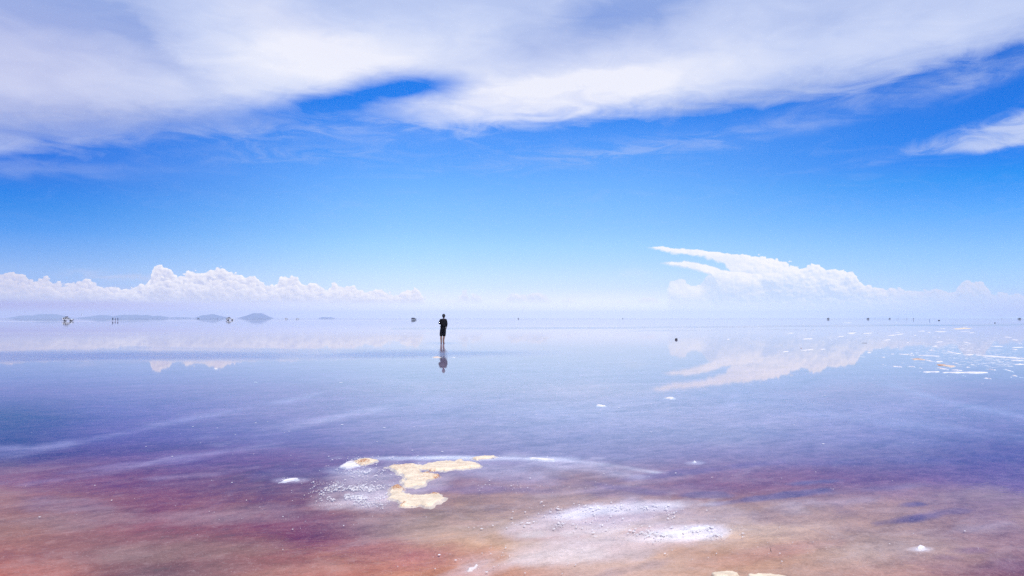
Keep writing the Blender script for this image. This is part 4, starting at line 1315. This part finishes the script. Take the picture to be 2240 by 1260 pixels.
src = person(at_dist(1997.5, 760), 0.2, STAND, (M_NAVY, M_BLACK, M_NAVY), 'tiny dark figure standing upright, tallest speck of the row on the right horizon', 'people far out on the right horizon', 1.05)
for x, dist, lab, s in ((1964, 1250, 'tiny bluish figure on the right horizon, faint speck between two darker ones', 1.0),
                        (1983, 1120, 'tiny blue figure on the right horizon just left of the tallest standing speck', 1.1),
                        (2156, 1250, 'tiny faint figure on the right horizon, first speck of the outer group', 1.05),
                        (2191, 1250, 'tiny faint figure on the right horizon, middle speck of the outer group', 1.05),
                        (476.5, 900, 'tiny dark figure in front of the hill beside the white car', 1.0)):
    c = copy_tree(src)
    c.location = at_dist(x, dist)
    c.scale = (s * 1.4, s, s)
    c.rotation_euler.z = x
    c['label'] = lab
    if x < 1000: del c['group']


# ------------------------------------------------------------------ cars
M_WPAINT = simple_mat('white_car_paint', (0.78, 0.78, 0.76), 0.3, 0.06, 3)
M_DPAINT = simple_mat('dark_car_paint', (0.035, 0.03, 0.04), 0.3, 0.1, 3)
M_SILVER = simple_mat('silver_car_paint', (0.45, 0.45, 0.47), 0.35, 0.08, 3)
M_GLASS = simple_mat('dark_car_glass', (0.012, 0.012, 0.015), 0.25, 0.1, spec=0.2)
M_TYRE = simple_mat('tyre_rubber', (0.02, 0.02, 0.02), 0.85, 0.3, 20)
M_TRIM = simple_mat('black_trim', (0.025, 0.025, 0.025), 0.6, 0.2)
M_RIM = simple_mat('rim_metal', (0.10, 0.10, 0.11), 0.35, 0.1, 10, metal=0.8)
M_LAMP = simple_mat('lamp_cover', (0.75, 0.75, 0.78), 0.15, 0.05)
M_TAIL = simple_mat('tail_lamp', (0.45, 0.02, 0.02), 0.25, 0.1)
M_TARP = simple_mat('dark_tarpaulin', (0.025, 0.018, 0.03), 0.85, 0.3, 6, bump=0.02)


def extrude_profile(name, prof, half, mat, parent, bevel=0.05, taper=None, y_in=0.0):
    """prof: side outline (x, z); extruded to both sides (Y); taper(z) scales the half width"""
    bm = bmesh.new()
    a = [bm.verts.new((x, -half * (taper(z) if taper else 1), z)) for x, z in prof]
    b = [bm.verts.new((x, half * (taper(z) if taper else 1), z)) for x, z in prof]
    bm.faces.new(a)
    bm.faces.new(b[::-1])
    n = len(prof)
    for i in range(n):
        bm.faces.new((a[i], b[i], b[(i + 1) % n], a[(i + 1) % n]))
    bmesh.ops.recalc_face_normals(bm, faces=bm.faces)
    if bevel:
        bmesh.ops.bevel(bm, geom=list(bm.edges), offset=bevel, segments=2, affect='EDGES', profile=0.6)
    return bm_obj(name, bm, mat, parent, smooth=False)


def box(bm, c, s):
    r = bmesh.ops.create_cube(bm, size=1.0, matrix=Matrix.Translation(c) @ Matrix.Diagonal((*s, 1)))
    return r


def make_suv(label, paint, group=None):
    """an off-road wagon, nose along +X, standing on z=0"""
    root = bpy.data.objects.new('off_road_car', None)
    C.objects.link(root)
    tag(root, label, 'car', group)
    hw = 0.92
    # body with real wheel arches cut as arcs in its side outline
    prof = [(-2.35, 0.62), (-2.38, 1.05), (-2.30, 1.12), (1.05, 1.14), (2.12, 1.05), (2.34, 0.92), (2.36, 0.55), (2.0, 0.5)]
    for cx in (1.42, -1.38):
        for k in range(7):
            a = math.pi * k / 6
            prof.append((cx + 0.47 * math.cos(a), 0.45 + 0.47 * math.sin(a)))
    prof.append((-2.0, 0.5))
    extrude_profile('body', prof, hw, paint, root, 0.03)
    tp = lambda z: 1 - max(0, z - 1.14) * 0.22
    extrude_profile('cabin', [(-2.26, 1.143), (-2.12, 1.70), (0.02, 1.72), (0.72, 1.143)], hw - 0.05, M_GLASS, root, 0.02, tp)
    roof = extrude_profile('roof', [(-2.16, 1.70), (-2.10, 1.80), (-0.10, 1.82), (0.10, 1.72)], hw - 0.13, paint, root, 0.03)
    # pillars round the glass
    for s in (-1, 1):
        for x0, x1, w in ((-2.24, -2.10, 0.10), (-1.22, -1.18, 0.07), (-0.22, -0.22, 0.07), (0.74, 0.06, 0.06)):
            bm = bmesh.new()
            y0, y1 = s * (hw - 0.045), s * (hw - 0.045) * tp(1.71)
            vs = [bm.verts.new(v) for v in ((x0 - w, y0, 1.13), (x0 + w, y0, 1.13), (x1 + w, y1, 1.74), (x1 - w, y1, 1.74),
                                            (x0 - w, y0 + s * 0.02, 1.13), (x0 + w, y0 + s * 0.02, 1.13), (x1 + w, y1 + s * 0.02, 1.74), (x1 - w, y1 + s * 0.02, 1.74))]
            for f in ((0, 1, 2, 3), (7, 6, 5, 4), (0, 4, 5, 1), (1, 5, 6, 2), (2, 6, 7, 3), (3, 7, 4, 0)):
                bm.faces.new([vs[i] for i in f])
            bmesh.ops.recalc_face_normals(bm, faces=bm.faces)
            bm_obj('pillar', bm, paint, root)
    for cx in (1.42, -1.38):
        for s in (-1, 1):
            bm = bmesh.new()
            mt = Matrix.Translation((cx, s * (hw - 0.12), 0.39)) @ Matrix.Rotation(math.pi / 2, 4, 'X')
            bmesh.ops.create_cone(bm, cap_ends=True, segments=28, radius1=0.39, radius2=0.39, depth=0.25, matrix=mt)
            bmesh.ops.bevel(bm, geom=[e for e in bm.edges if len(e.link_faces) == 2 and e.calc_face_angle(0) > 1], offset=0.04, segments=2, affect='EDGES')
            wh = bm_obj('wheel', bm, M_TYRE, root)
            bm = bmesh.new()
            mt = Matrix.Translation((cx, s * (hw + 0.006), 0.39)) @ Matrix.Rotation(math.pi / 2, 4, 'X')
            bmesh.ops.create_cone(bm, cap_ends=True, segments=20, radius1=0.21, radius2=0.21, depth=0.02, matrix=mt)
            bm_obj('rim', bm, M_RIM, wh)
    for x, z in ((2.42, 0.56), (-2.44, 0.60)):
        bm = bmesh.new()
        box(bm, (x, 0, z), (0.16, 1.84, 0.26))
        bmesh.ops.bevel(bm, geom=list(bm.edges), offset=0.04, segments=2, affect='EDGES')
        bm_obj('bumper', bm, M_TRIM, root)
    bm = bmesh.new()
    box(bm, (2.37, 0, 0.83), (0.04, 0.95, 0.2))
    bm_obj('grille', bm, M_TRIM, root)
    for s in (-1, 1):
        bm = bmesh.new()
        box(bm, (2.33, s * 0.70, 0.84), (0.10, 0.30, 0.18))
        bmesh.ops.bevel(bm, geom=list(bm.edges), offset=0.03, segments=2, affect='EDGES')
        bm_obj('headlight', bm, M_LAMP, root)
        bm = bmesh.new()
        box(bm, (-2.37, s * 0.82, 0.95), (0.05, 0.14, 0.3))
        bm_obj('tail_light', bm, M_TAIL, root)
        bm = bmesh.new()
        box(bm, (0.62, s * (hw + 0.12), 1.24), (0.12, 0.2, 0.16))
        bmesh.ops.bevel(bm, geom=list(bm.edges), offset=0.03, segments=2, affect='EDGES')
        bm_obj('mirror', bm, M_TRIM, root)
        bm = bmesh.new()
        box(bm, (0.0, s * (hw + 0.004), 0.78), (1.9, 0.03, 0.10))
        bm_obj('side_trim', bm, M_TRIM, root)
    rk = bmesh.new()
    for s in (-1, 1):
        box(rk, (-1.1, s * 0.66, 1.89), (1.8, 0.04, 0.04))
    for x in (-1.9, -1.4, -0.9, -0.35):
        box(rk, (x, 0, 1.87), (0.04, 1.30, 0.03))
    for x in (-1.9, -0.35):
        for s in (-1, 1):
            box(rk, (x, s * 0.66, 1.845), (0.06, 0.06, 0.07))
    bm_obj('roof_rack', rk, M_TRIM, root)
    return root


def place(root, x, dist, turn):
    root.location = at_dist(x, dist)
    root.rotation_euler.z = turn


def luggage(x, dist, turn, label, L=1.5, H=0.42):
    """a tarpaulin covered load lying on the roof rack of the car at the same place"""
    bm = bmesh.new()
    bmesh.ops.create_uvsphere(bm, u_segments=20, v_segments=10, radius=1.0)
    for v in bm.verts:
        c = v.co
        k = lambda t: math.copysign(abs(t) ** 0.6, t)
        v.co = Vector((-0.75 + k(c.x) * L / 2, k(c.y) * 0.6, 0.0 + (c.z * 0.5 + 0.5) * H * (1.0 + 0.35 * c.x)))
        v.co += Vector((0, 0, 0.03 * mnoise.noise(v.co * 3)))
        v.co.z = max(v.co.z, 0.0)
    o = bm_obj('roof_luggage', bm, M_TARP, None, smooth=True)
    o.location = at_dist(x, dist) + Vector((0, 0, 1.912))
    o.rotation_euler.z = turn
    tag(o, label, 'luggage')
    return o


A = make_suv('white off-road car parked broadside in front of the leftmost hill', M_WPAINT)
place(A, 149.5, 395, 0.12)
luggage(149.5, 395, 0.12, 'dark tarpaulin covered load on the roof of the broadside white car')
Bc = copy_tree(A)
Bc['label'] = 'white off-road car turned half away beside the foot of a hill, nose to the right'
place(Bc, 503.5, 560, 0.75)
luggage(503.5, 560, 0.75, 'dark rounded load on the roof rack of the half turned white car', 1.7, 0.34)
Cc = copy_tree(A)
Cc['label'] = 'small distant white car on open water, left one of a pair'
Cc['group'] = 'two distant white cars on open water'
place(Cc, 627.5, 1230, 0.25)
Dc = copy_tree(A)
Dc['label'] = 'small distant white car on open water, right one of a pair'
Dc['group'] = 'two distant white cars on open water'
place(Dc, 651.5, 1260, 0.4)
E_ = make_suv('dark off-road car standing alone on the horizon left of the wading person', M_DPAINT)
place(E_, 905.5, 700, 0.9)
Fc = copy_tree(E_)
Fc['label'] = 'tiny dark car before the left foot of the hill beside the half turned white car'
place(Fc, 434.5, 1700, 0.2)
for x, dist, turn, lab in ((1134, 1450, 1.5, 'tiny dark car seen end on, lone speck right of the wading person'),
                           (1362, 1900, 1.5, 'tiny faint car seen end on, lone speck on the middle horizon'),
                           (1811, 1050, 1.45, 'tiny dark car seen end on, first and darkest speck of the right horizon'),
                           (1898, 1150, 1.55, 'tiny bluish car seen end on, second speck along the right horizon'),
                           (1945.5, 1500, 1.5, 'tiny dark car seen end on, third speck along the right horizon'),
                           (2229, 1150, 1.6, 'tiny bluish car seen end on, outermost speck at the right horizon')):
    c = copy_tree(E_)
    c['label'] = lab
    c['group'] = 'cars far out seen end on'
    place(c, x, dist, turn)


# ------------------------------------------------------------------ small things on the flat
M_STONE = simple_mat('dark_stone', (0.035, 0.028, 0.035), 0.75, 0.4, 20, bump=0.01)
M_RSTONE = simple_mat('brown_stone', (0.22, 0.08, 0.05), 0.8, 0.3, 20, bump=0.01)
M_POLE = simple_mat('pale_blue_pole', (0.2, 0.32, 0.5), 0.6, 0.1)


def lump(name, x, y, sx, sy, sz, mat, label, cat, seed=1.0):
    q = ground(x, y, 0.0)
    bm = bmesh.new()
    bmesh.ops.create_icosphere(bm, subdivisions=3, radius=1)
    for v in bm.verts:
        n = mnoise.fractal(v.co * 1.5 + Vector((seed, seed, 0)), 1, 2, 4)
        v.co *= 1 + 0.28 * n
        v.co = Vector((v.co.x * sx / 2, v.co.y * sy / 2, (v.co.z * 0.5 + 0.42) * sz))
    o = bm_obj(name, bm, mat, None, smooth=True)
    o.location = (q.x, q.y, -0.02)
    return tag(o, label, cat)


lump('stone', 1479.3, 743.5, 0.17, 0.16, 0.15, M_STONE, 'dark rounded stone alone on the mirror water under the big cloud', 'stone')
lump('stone', 1752.6, 761.6, 0.08, 0.10, 0.035, M_RSTONE, 'tiny reddish brown stone beside a white salt streak', 'stone', 4)
lump('board', 1891, 750.6, 0.34, 0.3, 0.035, M_STONE, 'flat dark board lying on the far right shallows', 'board', 8)
lump('bundle', 2054, 701.3, 1.25, 0.8, 0.45, M_STONE, 'low dark bundle beyond the salt field on the right', 'bundle', 2)
lump('bundle', 2176.5, 706.8, 0.36, 0.3, 0.24, M_STONE, 'tiny dark bundle out on the far right, nearest to the outer specks', 'bundle', 6)


def pole(x, dist, h, label):
    bm = bmesh.new()
    bmesh.ops.create_cone(bm, cap_ends=True, segments=10, radius1=0.10, radius2=0.08, depth=h, matrix=Matrix.Translation((0, 0, h / 2)))
    bmesh.ops.create_cone(bm, cap_ends=True, segments=10, radius1=0.16, radius2=0.11, depth=0.12, matrix=Matrix.Translation((0, 0, 0.06)))
    o = bm_obj('marker_pole', bm, M_POLE)
    o.location = at_dist(x, dist)
    return tag(o, label, 'pole')


pole(2032.8, 400, 1.1, 'thin pale blue marker pole standing beyond the right salt field')

def twig():
    q = ground(1687, 1203)
    V, Fq = [], []
    pts = [(0, 0, -0.014), (-0.003, 0.005, 0.003), (-0.005, 0.01, 0.010), (-0.003, 0.015, 0.015)]
    for i, (x, y, z) in enumerate(pts):
        r = 0.0022 * (1 - i * 0.2)
        for k in range(6):
            a = k * math.pi / 3
            V.append((x + r * math.cos(a), y + r * math.sin(a), z))
    for i in range(3):
        for k in range(6):
            Fq.append((i * 6 + k, i * 6 + (k + 1) % 6, (i + 1) * 6 + (k + 1) % 6, (i + 1) * 6 + k))
    Fq.append(tuple(range(18, 24)))
    o = mesh_obj('twig', V, Fq, M_STONE)
    o.location = (q.x, q.y, 0)
    tag(o, 'tiny dark twig poking out of the pale mud near the bottom', 'twig')


twig()

# ------------------------------------------------------------------ the air over the flat
def haze_box():
    bm = bmesh.new()
    top, bot, half = HAZE_TOP, -1.2, 9500.0
    box(bm, (0, 0, (top + bot) / 2), (2 * half, 2 * half, top - bot))
    m = bpy.data.materials.new('haze_air')
    m.use_nodes = True
    nt = m.node_tree
    nt.nodes.clear()
    out = nt.nodes.new('ShaderNodeOutputMaterial')
    pv = nt.nodes.new('ShaderNodeVolumePrincipled')
    pv.inputs['Color'].default_value = (0.75, 0.885, 1.0, 1)
    pv.inputs['Anisotropy'].default_value = 0.0
    pv.inputs['Density'].default_value = HAZE_D
    nt.links.new(pv.outputs[0], out.inputs['Volume'])
    o = bm_obj('haze', bm, m)
    tag(o, kind='stuff')


HAZE_D, HAZE_TOP = 1.4e-4, 76.0
haze_box()
